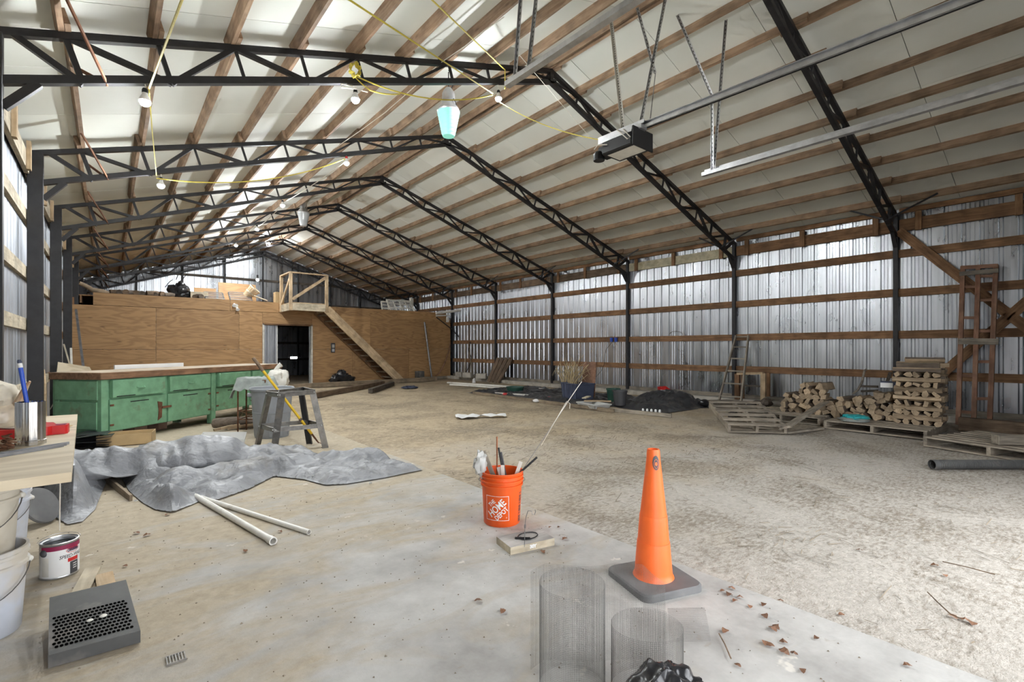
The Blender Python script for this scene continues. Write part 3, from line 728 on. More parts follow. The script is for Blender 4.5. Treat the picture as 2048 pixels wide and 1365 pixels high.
wrapadd(mk, ring2d(.012, .024, .0016), (cx, cy_), crad, va+.35, .64, mi=1, lift=.0042)
wrapadd(mk, disc2d(.006, .010), (cx, cy_), crad, va+.35, .64, mi=1, lift=.0042)
mk.build('oval_badge', ['charcoal', 'orange_cone'], cb_)
# ---- orange bucket
bx, by = 2.185, 2.755
t = thing('orange_bucket', 'orange plastic bucket with white lettering holding tools', 'bucket', (bx, by, 0))
brad = lambda z: .130+(.148-.130)*(z/.37)
MB().lathe([(0, .004), (.125, 0), (.130, .006), (brad(.27), .27), (.152, .272), (.153, .285), (brad(.29), .287), (brad(.305), .305), (.157, .307), (.157, .318), (brad(.32)+.001, .32), (brad(.333), .333), (.155, .335), (.155, .345), (brad(.35), .347), (.152, .362), (.156, .364), (.156, .37), (.146, .371), (.145, .36), (.127, .02), (0, .016)], 48, (bx, by, 0)).build('tub', 'orange', t, True); tb_ = CH[t][-1]
fa = math.atan2(-by, -bx)
lg = MB(); a0 = fa-.26; zc = .135; r_ = .145
S = .086
for (x0, x1, y0, y1) in ((-S, S, S-.003, S), (-S, S, -S, -S+.003), (-S, -S+.003, -S, S), (S-.003, S, -S, S)):
    nn = 14; vs = [(x0+(x1-x0)*i/nn, y, 0) for i in range(nn+1) for y in (y0, y1)]; wrapadd(lg, (vs, [(2*i, 2*i+2, 2*i+3, 2*i+1) for i in range(nn)]), (bx, by), brad, a0, zc)
c4 = math.cos(math.radians(43)); s4 = math.sin(math.radians(43))
for s_, size, dx, dy, bold in (('THE', .037, -.022, .036, .0008), ('HOME', .062, .004, .0, .0014), ('DEPOT', .043, .02, -.036, .001)):
    vs, fs = text2d(s_, size, bold, 0)
    vs = [(x*(.84 if s_ != 'HOME' else .86), y*1.12, 0) for x, y, z in vs]
    # baseline climbs to the right
    cxx, cyy = {'THE': (-.036, .036), 'HOME': (.0, .0), 'DEPOT': (.036, -.036)}[s_]
    cxx, cyy = (-.036, .034) if s_ == 'THE' else ((.0, .0) if s_ == 'HOME' else (.033, -.037))
    wrapadd(lg, ([(cxx+x*c4-y*s4, cyy+x*s4+y*c4, 0) for x, y, z in vs], fs), (bx, by), brad, a0, zc)
wrapadd(lg, ring2d(.004, .004, .0012, 12), (bx, by), brad, a0+.5, .07)
lg.build('lettering', 'white', tb_)
# dark safety print at the right side
pr_ = MB()
for i in range(9):
    for s_, dx in ((.010, -.008), (.012, .01)):
        hgt = .008+.008*((i*7) % 3); vs = [(dx-s_/2, .06-.024*i-hgt/2, 0), (dx+s_/2, .06-.024*i-hgt/2, 0), (dx+s_/2, .06-.024*i+hgt/2, 0), (dx-s_/2, .06-.024*i+hgt/2, 0)]
        wrapadd(pr_, (vs, [(0, 1, 2, 3)]), (bx, by), brad, fa+1.15, .165)
pr_.build('side_print', 'charcoal', tb_)
ha = fa+1.55
pts = [V((bx+.158*math.cos(ha), by+.158*math.sin(ha), .318))]
d_ = V((math.cos(ha), math.sin(ha), 0)); tn = V((-math.sin(ha), math.cos(ha), 0))
for i in range(1, 14):
    a = math.pi*i/14; pts.append(V((bx, by, 0))+d_*(.16*math.cos(a))+V((math.cos(fa+math.pi), math.sin(fa+math.pi), 0))*(.165*math.sin(a))+V((0, 0, .318-.10*math.sin(a))))
hp = [V((bx, by, .3))+d_*.157+tn*.0, V((bx, by, .265))+d_*.172+tn*.01, V((bx, by, .235))+d_*.165-tn*.0, V((bx, by, .215))+d_*.15-tn*.01]
hp = [V((bx, by, .318))+d_*.158]+[V((bx, by, .318))+d_*(.172*math.cos(a))+V((math.cos(fa+math.pi), math.sin(fa+math.pi), 0))*(.176*math.sin(a))+V((0, 0, -.12*math.sin(a))) for a in [math.pi*i/16 for i in range(1, 16)]]+[V((bx, by, .318))-d_*.158]
MB().tube(hp, .002, 6).build('bail_handle', 'hook', t, True)
def tool(name, u0, v0, u1, v1, r, mat, label, cat, d=3.52, dd=0., **k):
    a = onD(u0, v0, d); b = onD(u1, v1, d+dd); dr = (a-b); L = dr.length; a2 = a+dr.normalized()*(.2)
    a2.z = max(a2.z, .03); return a2, b
def rod(name, u0, v0, u1, v1, r, mat, label, cat, d=3.52, dd=0.):
    a, b = tool(name, u0, v0, u1, v1, r, mat, label, cat, d, dd); return MB().tube([a, b], r, 10).build(name, mat, None, True, label=label, cat=cat, group='tools standing in the orange bucket')
rod('copper_pipe', 994, 930, 994, 874, .0055, 'copper', 'thin rusty copper pipe standing upright in the orange bucket', 'pipe', 3.56)
rod('black_rod', 1006, 945, 997, 896, .007, 'black', 'black rod in the orange bucket beside the copper pipe', 'rod', 3.52)
rod('black_rod', 1010, 945, 1002, 905, .008, 'charcoal', 'shorter black rod in the middle of the orange bucket', 'rod', 3.54)
rod('black_rod', 1040, 946, 1074, 915, .008, 'black', 'black rod sticking out sideways from the orange bucket', 'rod', 3.5)
for q, (u0, v0, u1, v1, d, lb) in enumerate([(1001, 950, 997, 935, 3.5, 'white paint stirring stick leaning left in the orange bucket'), (1006, 950, 1005, 931, 3.48, 'white paint stirring stick upright in the orange bucket'), (1034, 946, 1042, 924, 3.5, 'white paint stirring stick against the right rim of the orange bucket')]):
    a, b = tool('', u0, v0, u1, v1, 0, '', '', '', d); board('stirring_stick', a, b, .026, .005, 'white_old', None, (1, -1, .1), label=lb, cat='stick', group='tools standing in the orange bucket')
a, b = tool('', 985, 948, 967, 903, 0, '', '', '', 3.5); board('scrap_board', a, b, .028, .02, 'w_grey', None, (1, -1, 0), label='grey wooden strip leaning out of the orange bucket', cat='wood strip')
# crumpled clear bag stuffed at the left rim
c = onD(961, 928, 3.47)
def blob(c, rx, ry, rz, seed, amp, n=26, m=16, f=2.5, zmin=None, cre=.0):
    mb = MB(); prof = []
    vs = []
    for i in range(n):
        for j in range(m+1):
            a = 2*math.pi*i/n; b = math.pi*j/m; d = V((math.sin(b)*math.cos(a), math.sin(b)*math.sin(a), -math.cos(b)))
            k = 1+amp*NZ.noise(d*f+V((seed, seed*2, 0)))+amp*.5*NZ.noise(d*f*2.3+V((seed, 9, 0)))-cre*abs(NZ.noise(d*f*1.9+V((3, seed, 1))))
            p = V(c)+V((d.x*rx*k, d.y*ry*k, d.z*rz*k))
            if zmin is not None: p.z = max(p.z, zmin)
            vs.append(p)
    fs = [(i*(m+1)+j, ((i+1) % n)*(m+1)+j, ((i+1) % n)*(m+1)+j+1, i*(m+1)+j+1) for i in range(n) for j in range(m)]
    return mb.add(vs, fs)
blob(c, .05, .04, .085, 3, .35).build('plastic_bag', 'clear', None, True, label='crumpled translucent plastic bag stuffed in the orange bucket', cat='plastic bag')
# thin whip rod with a doubled white string
a, b = onD(1040, 948, 3.5), onD(1163, 764, 3.6)
t = thing('whip_rod', 'thin wand with looped white string leaning from the orange bucket', 'rod', a+(a-b).normalized()*.2)
q = onD(1134, 806, 3.58)
MB().tube([a+(a-b).normalized()*.2, a.lerp(b, .5), a.lerp(b, .75)], .0025, 6).build('wand', 'hook', t, True)
MB().tube([a.lerp(b, .35), a.lerp(b, .72)+V((0, 0, .004)), b], [.0015, .0025, .0035], 6).build('string', 'string', t, True)
MB().tube([a.lerp(b, .3)+V((.012, -.012, 0)), onD(1128, 812, 3.57), q+V((0, 0, .012)), onD(1140, 808, 3.57), onD(1139, 818, 3.57)], .0022, 6).build('string_loop', 'string', t, True)
# ---- wooden block with wire ring and hook
P = [G(993, 1074, .045), G(1021, 1096, .045), G(1109, 1077, .045), G(1078, 1057, .045)]
MBk = MB(); vs = [V((p.x, p.y, 0)) for p in P]+[V((p.x, p.y, .045)) for p in P]
MBk.add(vs, [(3, 2, 1, 0), (4, 5, 6, 7)]+[(i, (i+1) % 4, 4+(i+1) % 4, 4+i) for i in range(4)])
t = thing('wood_block', 'short pale wooden block lying in front of the orange bucket', 'wood block', (P[0]+P[2])/2-V((0, 0, .045)))
MBk.mi[1] = 1; MBk.build('block', ['w_pale', 'w_weather'], t); bk_ = CH[t][-1]
mid = (P[0]+P[1]+P[2]+P[3])/4
vsq, fsq = text2d('30Y', .028, .002); e = (P[2]-P[1]).normalized(); cc = (P[1]+P[2])/2
MB().add([cc+e*x+V((e.y, -e.x, 0))*.0012+V((0, 0, -.022+y)) for x, y, z in vsq], fsq).build('chalk_mark', 'white', bk_)
rg = [mid+V((.02, .0, .006))+V((.075*math.cos(a)*.95, .05*math.sin(a), 0)) for a in [math.radians(-165+12*i) for i in range(27)]]
MB().tube(rg, .0035, 6).build('ring_clip', 'black', None, True, label='black wire ring lying on the wooden block', cat='wire ring')
MB().bar(mid+V((-.07, .02, .008)), mid+V((.0, -.045, .008)), .012, .006).build('steel_strip', 'black', None, label='short black steel strip lying on the wooden block', cat='steel strip')
b0 = onD(1049, 1063, 2.95); b0.z = .046
hk = [b0]+[onD(u, v, 2.95) for u, v in ((1050, 1050), (1052, 1035), (1056, 1022), (1063, 1023), (1065, 1029), (1069, 1030), (1071, 1024), (1070, 1020))]
t = thing('wire_hook', 'upright bent wire with a hooked tip standing on the wooden block', 'wire', b0)
MB().tube(hk, .0022, 6).build('wire_stem', 'hook', t, True)
MB().tube([onD(1050, 1050, 2.95)+V((.006*math.cos(a), 0, .012*math.sin(a)-.01)) for a in [2*math.pi*i/12 for i in range(12)]], .002, 5, True).build('wire_loop', 'hook', t, True)
# ---- hardware cloth
def cloth(mb, fn, L, H, z0=0., pitch=.0064, r=.00036):
    nu = max(2, int(L/pitch)); nh = int(H/pitch)
    for i in range(nu+1):
        s_ = L*i/nu; mb.tube([fn(s_, z0), fn(s_, z0+H*.5), fn(s_, z0+H)], r, 3, False, False)
    for j in range(nh+1):
        z = z0+H*j/nh; mb.tube([fn(L*i/nu, z) for i in range(0, nu+1, 2)]+([fn(L, z)] if nu % 2 else []), r, 3, False, False)
def pathfn(pts):
    pts = [V((p.x, p.y, 0)) for p in pts]; ls = [0]
    for a, b in zip(pts, pts[1:]): ls.append(ls[-1]+(b-a).length)
    def f(s_, z):
        for i in range(len(pts)-1):
            if s_ <= ls[i+1]+1e-6 or i == len(pts)-2:
                q = pts[i].lerp(pts[i+1], (s_-ls[i])/(ls[i+1]-ls[i])); return V((q.x, q.y, z))
    return f, ls[-1]
lc = V((1.32, 1.245, 0)); rc = V((1.505, 1.05, 0))
t = thing('wire_mesh_roll', 'tall standing roll of galvanised wire mesh with loose flap', 'wire mesh', lc)
m1 = MB(); cloth(m1, lambda s_, z: lc+V((math.cos(s_/.122), math.sin(s_/.122), 0))*(.122-.004*s_)+V((0, 0, z)), .122*2*math.pi*1.1, .385); m1.build('mesh_cylinder', 'wire', t)
pp = [G(1062, 1141, .39), G(1090, 1129, .39), G(1188, 1129, .39), G(1286, 1128, .39), G(1330, 1164, .39)]
f_, L_ = pathfn(pp); m2 = MB(); cloth(m2, lambda s_, z: f_(s_, z)+V((0, 0, .006*math.sin(s_*20))), L_, .38, .005); m2.build('mesh_flap', 'wire', t)
t = thing('wire_mesh_roll', 'low roll of galvanised wire mesh beside the tall mesh roll', 'wire mesh', rc)
m3 = MB(); cloth(m3, lambda s_, z: rc+V((math.cos(s_/.125), math.sin(s_/.125), 0))*(.128-.003*s_)+V((0, 0, z-.01*math.sin(s_*9))), .128*2*math.pi*1.15, .235, .012); m3.build('mesh_cylinder', 'wire', t)
A_ = [G(1345, 1215, .04), G(1375, 1202, .05), G(1412, 1262, .02), G(1384, 1290, .005), G(1345, 1290, .005)]
o_ = G(1340, 1290, .004); ux = G(1385, 1290, .004)-o_; uy = G(1372, 1203, .03)-G(1384, 1290, .004); ux = ux.normalized(); Lf, Hf = .17, .22
m4 = MB(); uyn = uy.normalized(); cloth(m4, lambda s_, z: o_+ux*s_+V((uyn.x, uyn.y, 0))*z+V((0, 0, .012+.03*math.sin(z*9)+.02*s_)), Lf, Hf); m4.build('mesh_flap', 'wire', t)
# ---- black bin bag at the very front
bc = V((1.335, .86, 0))
blob(bc+V((0, 0, .07)), .185, .15, .185, 5, .14, 110, 60, 1.6, .0, .2).build('trash_bag', 'bag_black', None, 'soft', label='glossy black plastic bag in front of the wire mesh', cat='plastic bag')
# ================================================================ tarp, pipes
poly = [G(u, v)for u, v in ((846, 942), (770, 958), (690, 971), (650, 973), (610, 962), (548, 955), (500, 980), (440, 1001), (400, 1005), (345, 1028), (310, 1022), (285, 1008), (258, 985), (245, 962), (228, 955), (215, 962), (205, 985), (190, 1022), (165, 1046), (135, 1052), (115, 1040), (90, 1020), (66, 990))]
poly = [(p.x, p.y) for p in poly]+[(-.75, 5.6), (-.72, 6.35), (.2, 6.45), (1.1, 6.3), (1.6, 6.15)]+[(G(u, v).x, G(u, v).y) for u, v in ((590, 912), (660, 911), (727, 904), (770, 920))]
def inside(x, y):
    c = False; n = len(poly); j = n-1
    for i in range(n):
        (xi, yi), (xj, yj) = poly[i], poly[j]
        if (yi > y) != (yj > y) and x < (xj-xi)*(y-yi)/(yj-yi)+xi: c = not c
        j = i
    return c
def near(x, y):
    best = (9, None); n = len(poly)
    for i in range(n):
        a = V(poly[i]); b = V(poly[(i+1) % n]); d = b-a; t_ = max(0, min(1, (V((x, y))-a).dot(d)/d.length_squared)); q = a+d*t_; l = (V((x, y))-q).length
        if l < best[0]: best = (l, q)
    return best
def seg(x, y, a, b):
    a, b = V(a), V(b); d = b-a; t_ = max(0, min(1, (V((x, y))-a).dot(d)/d.length_squared)); return (V((x, y))-(a+d*t_)).length, t_
def rid(x, y, f, s_): return 1-math.sqrt((NZ.noise(V((x*f, y*f, s_)))*2.2)**2+.035)
def tarpz(x, y, e):
    d, t_ = seg(x, y, (-.6, 6.0), (1.38, 5.72)); h1 = (.24-.12*t_*t_)*max(0, 1-(d/(.4))**2.2)
    d, t_ = seg(x, y, (-.52, 5.6), (-.26, 5.12)); h2 = .33*max(0, 1-(d/.3)**2)
    d, t_ = seg(x, y, (.45, 5.25), (1.3, 5.2)); h3 = .1*max(0, 1-(d/.16)**2)
    d, t_ = seg(x, y, (1.5, 5.35), (2.25, 5.05)); h4 = .07*max(0, 1-(d/.2)**2)
    d, t_ = seg(x, y, (.05, 5.0), (.35, 4.75)); h5 = .09*max(0, 1-(d/.2)**2)
    h = max(h1, h2, h3, h4, h5)
    wr_ = .05*rid(x*1.4+y*.5, y*.8, 2.1, 1)+.034*rid(x, y*1.6, 4.3, 5)+.008*rid(x*1.3, y, 9, 8)
    f = sm(0, .13, e); return .008+h*sm(0, .16, e)+max(-.005, wr_+.02)*(.25+.75*f)*sm(-.02, .05, e)
x0, x1 = min(p[0] for p in poly), max(p[0] for p in poly); y0, y1_ = min(p[1] for p in poly), max(p[1] for p in poly); st = .02
nxx, nyy = int((x1-x0)/st)+2, int((y1_-y0)/st)+2; idx = {}; vs = []; fs = []
ins = [[inside(x0+i*st, y0+j*st) for j in range(nyy)] for i in range(nxx)]
def vid(i, j):
    if (i, j) not in idx:
        x, y = x0+i*st, y0+j*st; e, q = near(x, y)
        if not ins[i][j]: x, y, e = q[0], q[1], 0
        idx[(i, j)] = len(vs); vs.append((x, y, tarpz(x, y, e)))
    return idx[(i, j)]
for i in range(nxx-1):
    for j in range(nyy-1):
        cn = ins[i][j]+ins[i+1][j]+ins[i][j+1]+ins[i+1][j+1]
        if cn >= 2: fs.append((vid(i, j), vid(i+1, j), vid(i+1, j+1), vid(i, j+1)))
t = thing('tarp', 'crumpled silver-grey tarp heaped on the concrete floor', 'tarp', (.5, 5.4, 0))
sh_ = MB().add(vs, fs).build('sheet', 'tarp', t, 22)
# the upper layer: a thick fold thrown over the heap, its lip overhanging the sheet below
ra_, rb_ = V((-.62, 6.0, 0)), V((1.42, 5.66, 0)); dx_ = (rb_-ra_).normalized(); fwd = V((dx_.y, -dx_.x, 0))
PRF = [(-.42, .02), (-.36, .14), (-.24, .25), (-.08, .33), (.08, .335), (.2, .29), (.3, .21), (.35, .13), (.35, .1), (.3, .085), (.2, .09)]
def fold(u, v):
    k = v*(len(PRF)-1); i = min(int(k), len(PRF)-2); f = k-i; a, b = PRF[i], PRF[i+1]; fo = a[0]+(b[0]-a[0])*f; zz = a[1]+(b[1]-a[1])*f
    tp2 = 1-.62*sm(.62, 1, u)-.12*math.sin(u*5); p = ra_.lerp(rb_, u); lip = 1+.16*NZ.noise(V((u*5, 2, 0)))+.1*NZ.noise(V((u*13, 5, 0)))
    nn = .055*rid(u*4, v*1.6, 1.6, 11)+.02*rid(u*9, v*1.5, 1.7, 4)-.03
    return V((p.x+fwd.x*(fo*lip*tp2+nn*.6), p.y+fwd.y*(fo*lip*tp2+nn*.6), max(.012, zz*tp2+.02+nn*(.4+.9*math.sin(math.pi*min(1, v*1.1))))))
MB().grid(fold, 130, 46).build('folded_layer', 'tarp', t, 'soft')
for u, v in ((300, 965), (272, 998), (625, 955), (741, 963), (465, 925), (95, 985)):
    p = G(u, v, .03); e, q = near(p.x, p.y); z = tarpz(p.x, p.y, e if inside(p.x, p.y) else 0)
    MB().tube([V((p.x+.011*math.cos(a), p.y+.011*math.sin(a), z+.004)) for a in [2*math.pi*i/12 for i in range(12)]], .003, 6, True).build('grommet', 'galv', sh_, True)
for (u0, v0), (u1, v1), L, r, lb in (((546, 1083), (395, 995), 1.6, .0215, 'thicker white PVC pipe with a coupling sticking out from the tarp'), ((618, 1065), (425, 1003), 1.5, .017, 'thinner white PVC pipe sticking out from the tarp')):
    a = G(u0, v0, r); b = G(u1, v1, r); d = (b-a).normalized(); t = thing('pvc_pipe', lb, 'pipe', a-V((0, 0, r)))
    mb = MB(); R = axes(d, (0, 0, 1)); Mx = MX(((R.col[1].x, R.col[2].x, d.x), (R.col[1].y, R.col[2].y, d.y), (R.col[1].z, R.col[2].z, d.z)))
    mb.lathe([(r-.003, .0), (r, 0), (r, L), (r-.003, L), (r-.003, 0)], 24, a, Mx).build('pipe', 'pvc', t, True)
    if r > .02: MB().lathe([(r-.002, -.004), (r+.004, -.004), (r+.004, .05), (r, .055)], 24, a, Mx).build('coupling', 'pvc', t, True)
a = G(235, 965, .05); board('plank', G(210, 955, .04), G(262, 998, .02), .06, .02, 'w_beam', None, (0, 0, 1), label='brown wooden strip poking out from under the tarp', cat='wood strip')
# pale disc-like lid leaning behind the paint can, half under the tarp
c = G(88, 1030, .12); R = axes(V((.25, -.75, .75)), (0, 0, 1)); Mx = MX((R.col[1], R.col[2], R.col[0])).transposed()
# ================================================================ left: plywood table and what stands on and under it
ZTB = .8
fr, br = G(143, 945, ZTB), G(155, 829, ZTB)
t = thing('work_table', 'plywood work table against the left wall, cut off by the frame', 'table', (-.45, 3.3, 0))
pl_ = [(fr.x, fr.y), (br.x, br.y), (-.78, br.y+.02), (-.78, fr.y-.05)]
MB().prism([(x, y) for x, y in pl_], ZTB-.035, ZTB).build('table_top', 'ply_new', t)
for x, y in ((-.7, 2.5), (-.7, 4.3)): board('leg', (x, y, 0), (x, y, ZTB-.035), .06, .06, 'w_pale', t, (1, 0, 0))
# steel cylinder with blue stick
c = G(61, 889, ZTB); h = .2
t = thing('steel_can', 'tall shiny corrugated steel can on the plywood table', 'can', c)
def crad2(a): return .052
mb = MB(); n = 96; vs = []
for i in range(n):
    a = 2*math.pi*i/n; r = .051+.0016*math.cos(a*12)
    for z, k in ((0, 1.05), (.02, 1.05), (.022, 1), (h, 1), (h, .93), (.02, .93)): vs.append(c+V((r*k*math.cos(a), r*k*math.sin(a), z)))
mb.add(vs, [(i*6+j, ((i+1) % n)*6+j, ((i+1) % n)*6+j+1, i*6+j+1) for i in range(n) for j in range(5)]+[tuple(i*6 for i in range(n))]).build('can_body', 'chrome', t, True)
a = c+V((.01, .0, .02)); b = onD(38, 722, 2.3)
b = a+(onD(38, 720, (G(61, 889, ZTB).x*_s+G(61, 889, ZTB).y*_c))-a)
t = thing('blue_stick', 'blue handled stick standing in the steel can', 'stick', a); d = (b-a)
MB().tube([a, a+d*.90], .0085, 10).build('blue_shaft', 'blue', t, True); MB().tube([a+d*.90, a+d*.955], .0095, 10).build('white_band', 'white', t, True); MB().tube([a+d*.955, a+d*.975, a+d], [.0075, .0085, .006], 10).build('end_cap', 'blue_dark', t, True)
# red drip tray with inner round
c = G(66, 868, ZTB); c.z = ZTB; ex = V((1, -.05, 0)).normalized(); ex.z = 0; ey = V((-ex.y, ex.x, 0))
if ey.y < 0: ey = -ey
t = thing('red_tray', 'red plastic tray with round inset and square handle', 'tray', c)
def tp(x, y, z): return c+ex*x+ey*y+V((0, 0, z))
out = [(-.2, -.05), (-.13, -.13), (.0, -.16), (.07, -.12), (.085, -.1), (.135, -.1), (.145, -.09), (.145, -.02), (.135, -.01), (.09, -.01), (.07, .08), (.0, .14), (-.1, .16), (-.2, .1)]
MB().prism([(tp(x, y, 0).x, tp(x, y, 0).y) for x, y in out], ZTB, ZTB+.045).build('tray_body', 'red', t)
MB().lathe([(.0, .046), (.125, .046), (.13, .052), (.118, .052), (.112, .047)], 32, tp(-.04, .0, 0), sx=.68, sy=1.0).build('round_inset', 'canvas', t, True)
MB().prism([(tp(x, y, 0).x, tp(x, y, 0).y) for x, y in ((.095, -.08), (.135, -.08), (.135, -.03), (.095, -.03))], ZTB+.0455, ZTB+.047).build('handle_well', 'burgundy', t)
q = onD(112, 858, (c.x*_s+c.y*_c)+.1); q = G(118, 858, ZTB); MB().add([q+V((-.05, 0, .0)), q+V((.03, -.02, 0)), q+V((.06, .03, .01)), q+V((.0, .05, .02)), q+V((-.02, .02, .025))], [(0, 1, 4), (1, 2, 4), (2, 3, 4), (3, 0, 4), (0, 3, 2, 1)]).build('cardboard_scrap', 'card', None, label='small brown cardboard scrap behind the red tray', cat='cardboard')
# flat steel bars
a, b = G(2, 913, ZTB), G(138, 889, ZTB)
for i in range(3):
    o = V((.012*i, -.03*i, 0)); board('steel_bar', a+o+V((-.06, 0, .004+.0005*i)), b+o+V((-.02*i, 0, .004+.0005*i)), .016, .006, 'galv_dark', None, (0, 0, 1), label='flat grey steel bar lying along the front of the plywood table', cat='steel bar', group='steel bars on the plywood table')
# knot of rusty chain
for i in range(22):
    p = G(rnd(2, 26), rnd(880, 905), ZTB); p.z = ZTB+.006+.012*(i % 3); a_ = rnd(0, 3.1); dx = V((math.cos(a_), math.sin(a_), rnd(-.3, .3)))
    if i == 0: ch_ = thing('chain', 'short pile of rusty chain on the plywood table', 'chain', p)
    MB().tube([p+dx*.014*math.cos(b)+V((-dx.y, dx.x, 0))*.008*math.sin(b) for b in [2*math.pi*k/10 for k in range(10)]], .0035, 5, True).build('link', 'rust', ch_, True)
# shrink-wrapped bundle
c = G(4, 872, ZTB)
t = thing('wrapped_bundle', 'pale bundle wrapped in plastic film on the plywood table', 'bundle', c)
blob(c+V((-.03, .05, .09)), .12, .13, .11, 2, .12, 30, 18, 2.4, ZTB, .1).build('bundle_body', 'cellophane', t, True)
blob(c+V((-.04, .05, .2)), .105, .12, .085, 7, .15, 30, 18, 2.2, None, .12).build('wrapped_top', 'canvas', t, True)
e0 = onD(40, 790, 2.35); MB().tube([c+V((.05, .02, .14)), onD(50, 778, (c.x*_s+c.y*_c)), onD(60, 763, (c.x*_s+c.y*_c))], [.022, .012, .005], 8).build('film_twist', 'cellophane', t, True)
# ---- buckets under the table
def pail(c, r0, r1, h, mat, label, lid=None, handle=True):
    t = thing('pail', label, 'bucket', c); c = V(c)
    MB().lathe([(0, 0), (r0-.004, 0), (r0, .006), (r1-.003, h*.78), (r1+.008, h*.79), (r1+.008, h*.82), (r1-.001, h*.83), (r1, h*.9), (r1+.008, h*.91), (r1+.008, h*.945), (r1+.001, h*.95), (r1+.005, h), (r1-.006, h), (r1-.008, h*.9), (r0-.006, .02), (0, .02)], 36, c).build('pail_body', mat, t, True); pb_ = CH[t][-1]
    if handle:
        MB().tube([c+V((r1*1.06*math.cos(a), r1*1.06*math.sin(a)-.01, h*.8-.13*max(0, math.sin(-a)))) for a in [-math.pi*i/16 for i in range(17)]], .0025, 6).build('bail_handle', 'hook', t, True)
        for sx in (-1, 1): MB().sphere(c+V((sx*(r1+.006), -.01, h*.8)), .014, 8, 6).build('handle_ear', 'white_old', pb_, True)
    return t
p1 = V((-.435, 3.11, 0)); pail(p1, .13, .15, .37, 'bucket_white', 'white five-gallon pail at the bottom of the stack under the table')
pail(p1+V((-.02, .0, .30)), .125, .145, .36, 'bucket_tan', 'tan pail stacked inside the white pail under the table')
pail((-.535, 4.33, 0), .13, .15, .38, 'bucket_white', 'single bluish white pail behind the pail stack')
# grey lid leaning
c = V((-.38, 4.8, .13)); 
MB().lathe([(0, 0), (.13, 0), (.135, .008), (.13, .02), (.115, .022), (0, .018)], 36, (0, 0, 0)).build('barrel_lid', 'rubber', None, True, M=T(c, axes(V((.75, -.5, .45)), (0, 0, 1)) @ MX(((0, 0, 1), (1, 0, 0), (0, 1, 0)))), label='round dark grey lid leaning behind the pails', cat='lid')
MB().tube([G(119, 1062, .02)+V((0, 0, .55)), G(119, 1062, .02)+V((.003, 0, .3)), G(119, 1062, .02)], .004, 6).build('loose_string', 'string', None, True, label='white string hanging in front of the tarp by the table', cat='string')
# ---- paint can
c = V((-.213, 3.675, 0)); h = .19; r = .083
t = thing('paint_can', 'white one-gallon paint can with burgundy band and lettering', 'paint can', c)
va = math.atan2(-c.y, -c.x)
MB().lathe([(0, .003), (r-.002, 0), (r, .004), (r, .008), (r-.002, .012), (r-.002, h-.01), (r, h-.006), (r, h), (r-.004, h+.002), (r-.006, h-.004), (r-.016, h-.006), (r-.017, h-.02), (r-.004, h-.03), (r-.004, .01), (0, .01)], 48, c).build('can_body', 'galv', t, True); pc_ = CH[t][-1]
lb = MB(); rr = lambda z: r
def patch(mb, x0, x1, y0, y1, a0, mi, lift): 
    n_ = max(2, int(abs(x1-x0)/.006)); vs = [(x0+(x1-x0)*i/n_, y, 0) for i in range(n_+1) for y in (y0, y1)]; wrapadd(mb, (vs, [(2*i, 2*i+2, 2*i+3, 2*i+1) for i in range(n_)]), (c.x, c.y), rr, a0, 0, mi=mi, lift=lift)
patch(lb, -.1, .13, .012, h-.034, va, 0, .0005)      # white label
patch(lb, -.085, .13, h-.036, h-.012, va, 1, .0008)   # burgundy band
patch(lb, .045, .09, .012, .078, va, 2, .001)         # charcoal panel
patch(lb, .035, .09, .08, .1, va, 3, .0012)           # red stripe
patch(lb, -.08, -.045, .02, .12, va, 5, .0008)        # faint small print
patch(lb, .04, .09, h-.05, h-.036, va, 1, .001)
vs, fs = text2d('SPEED-WALL', .026, .0003, .25); wrapadd(lb, ([(x*.8+.058, y+.112, 0) for x, y, z in vs], fs), (c.x, c.y), rr, va, 0, mi=2, lift=.0013)
vs, fs = text2d('Glidden', .024, .0008, .2); wrapadd(lb, ([(x*.8+.062, y+.143, 0) for x, y, z in vs], fs), (c.x, c.y), rr, va, 0, mi=4, lift=.0014)
wrapadd(lb, ring2d(.036, .016, .0022), (c.x+0, c.y), rr, va+.062/r, .143, mi=3, lift=.0013)
for k_ in range(3): patch(lb, .06, .082, .062-.012*k_, .066-.012*k_, va, 0, .0016)
lb.build('label_print', ['white', 'burgundy', 'charcoal', 'red', 'blue_dark', 'white_old'], pc_)
q = c+V((r*math.cos(va-.85), r*math.sin(va-.85), h-.045)); MB().lathe([(0, .012), (.01, .011), (.018, .004), (.02, 0)], 14, q, axes(V((math.cos(va-.85), math.sin(va-.85), 0)), (0, 0, 1)) @ MX(((0, 0, 1), (1, 0, 0), (0, 1, 0)))).build('handle_ear', 'charcoal', pc_, True)
MB().tube([c+V((.088*math.cos(a), .088*math.sin(a)*.5+.03*math.sin(a), h+.015*math.sin(a))) for a in [math.pi*i/14 for i in range(15)]], .0014, 5).build('wire_handle', 'hook', t, True)
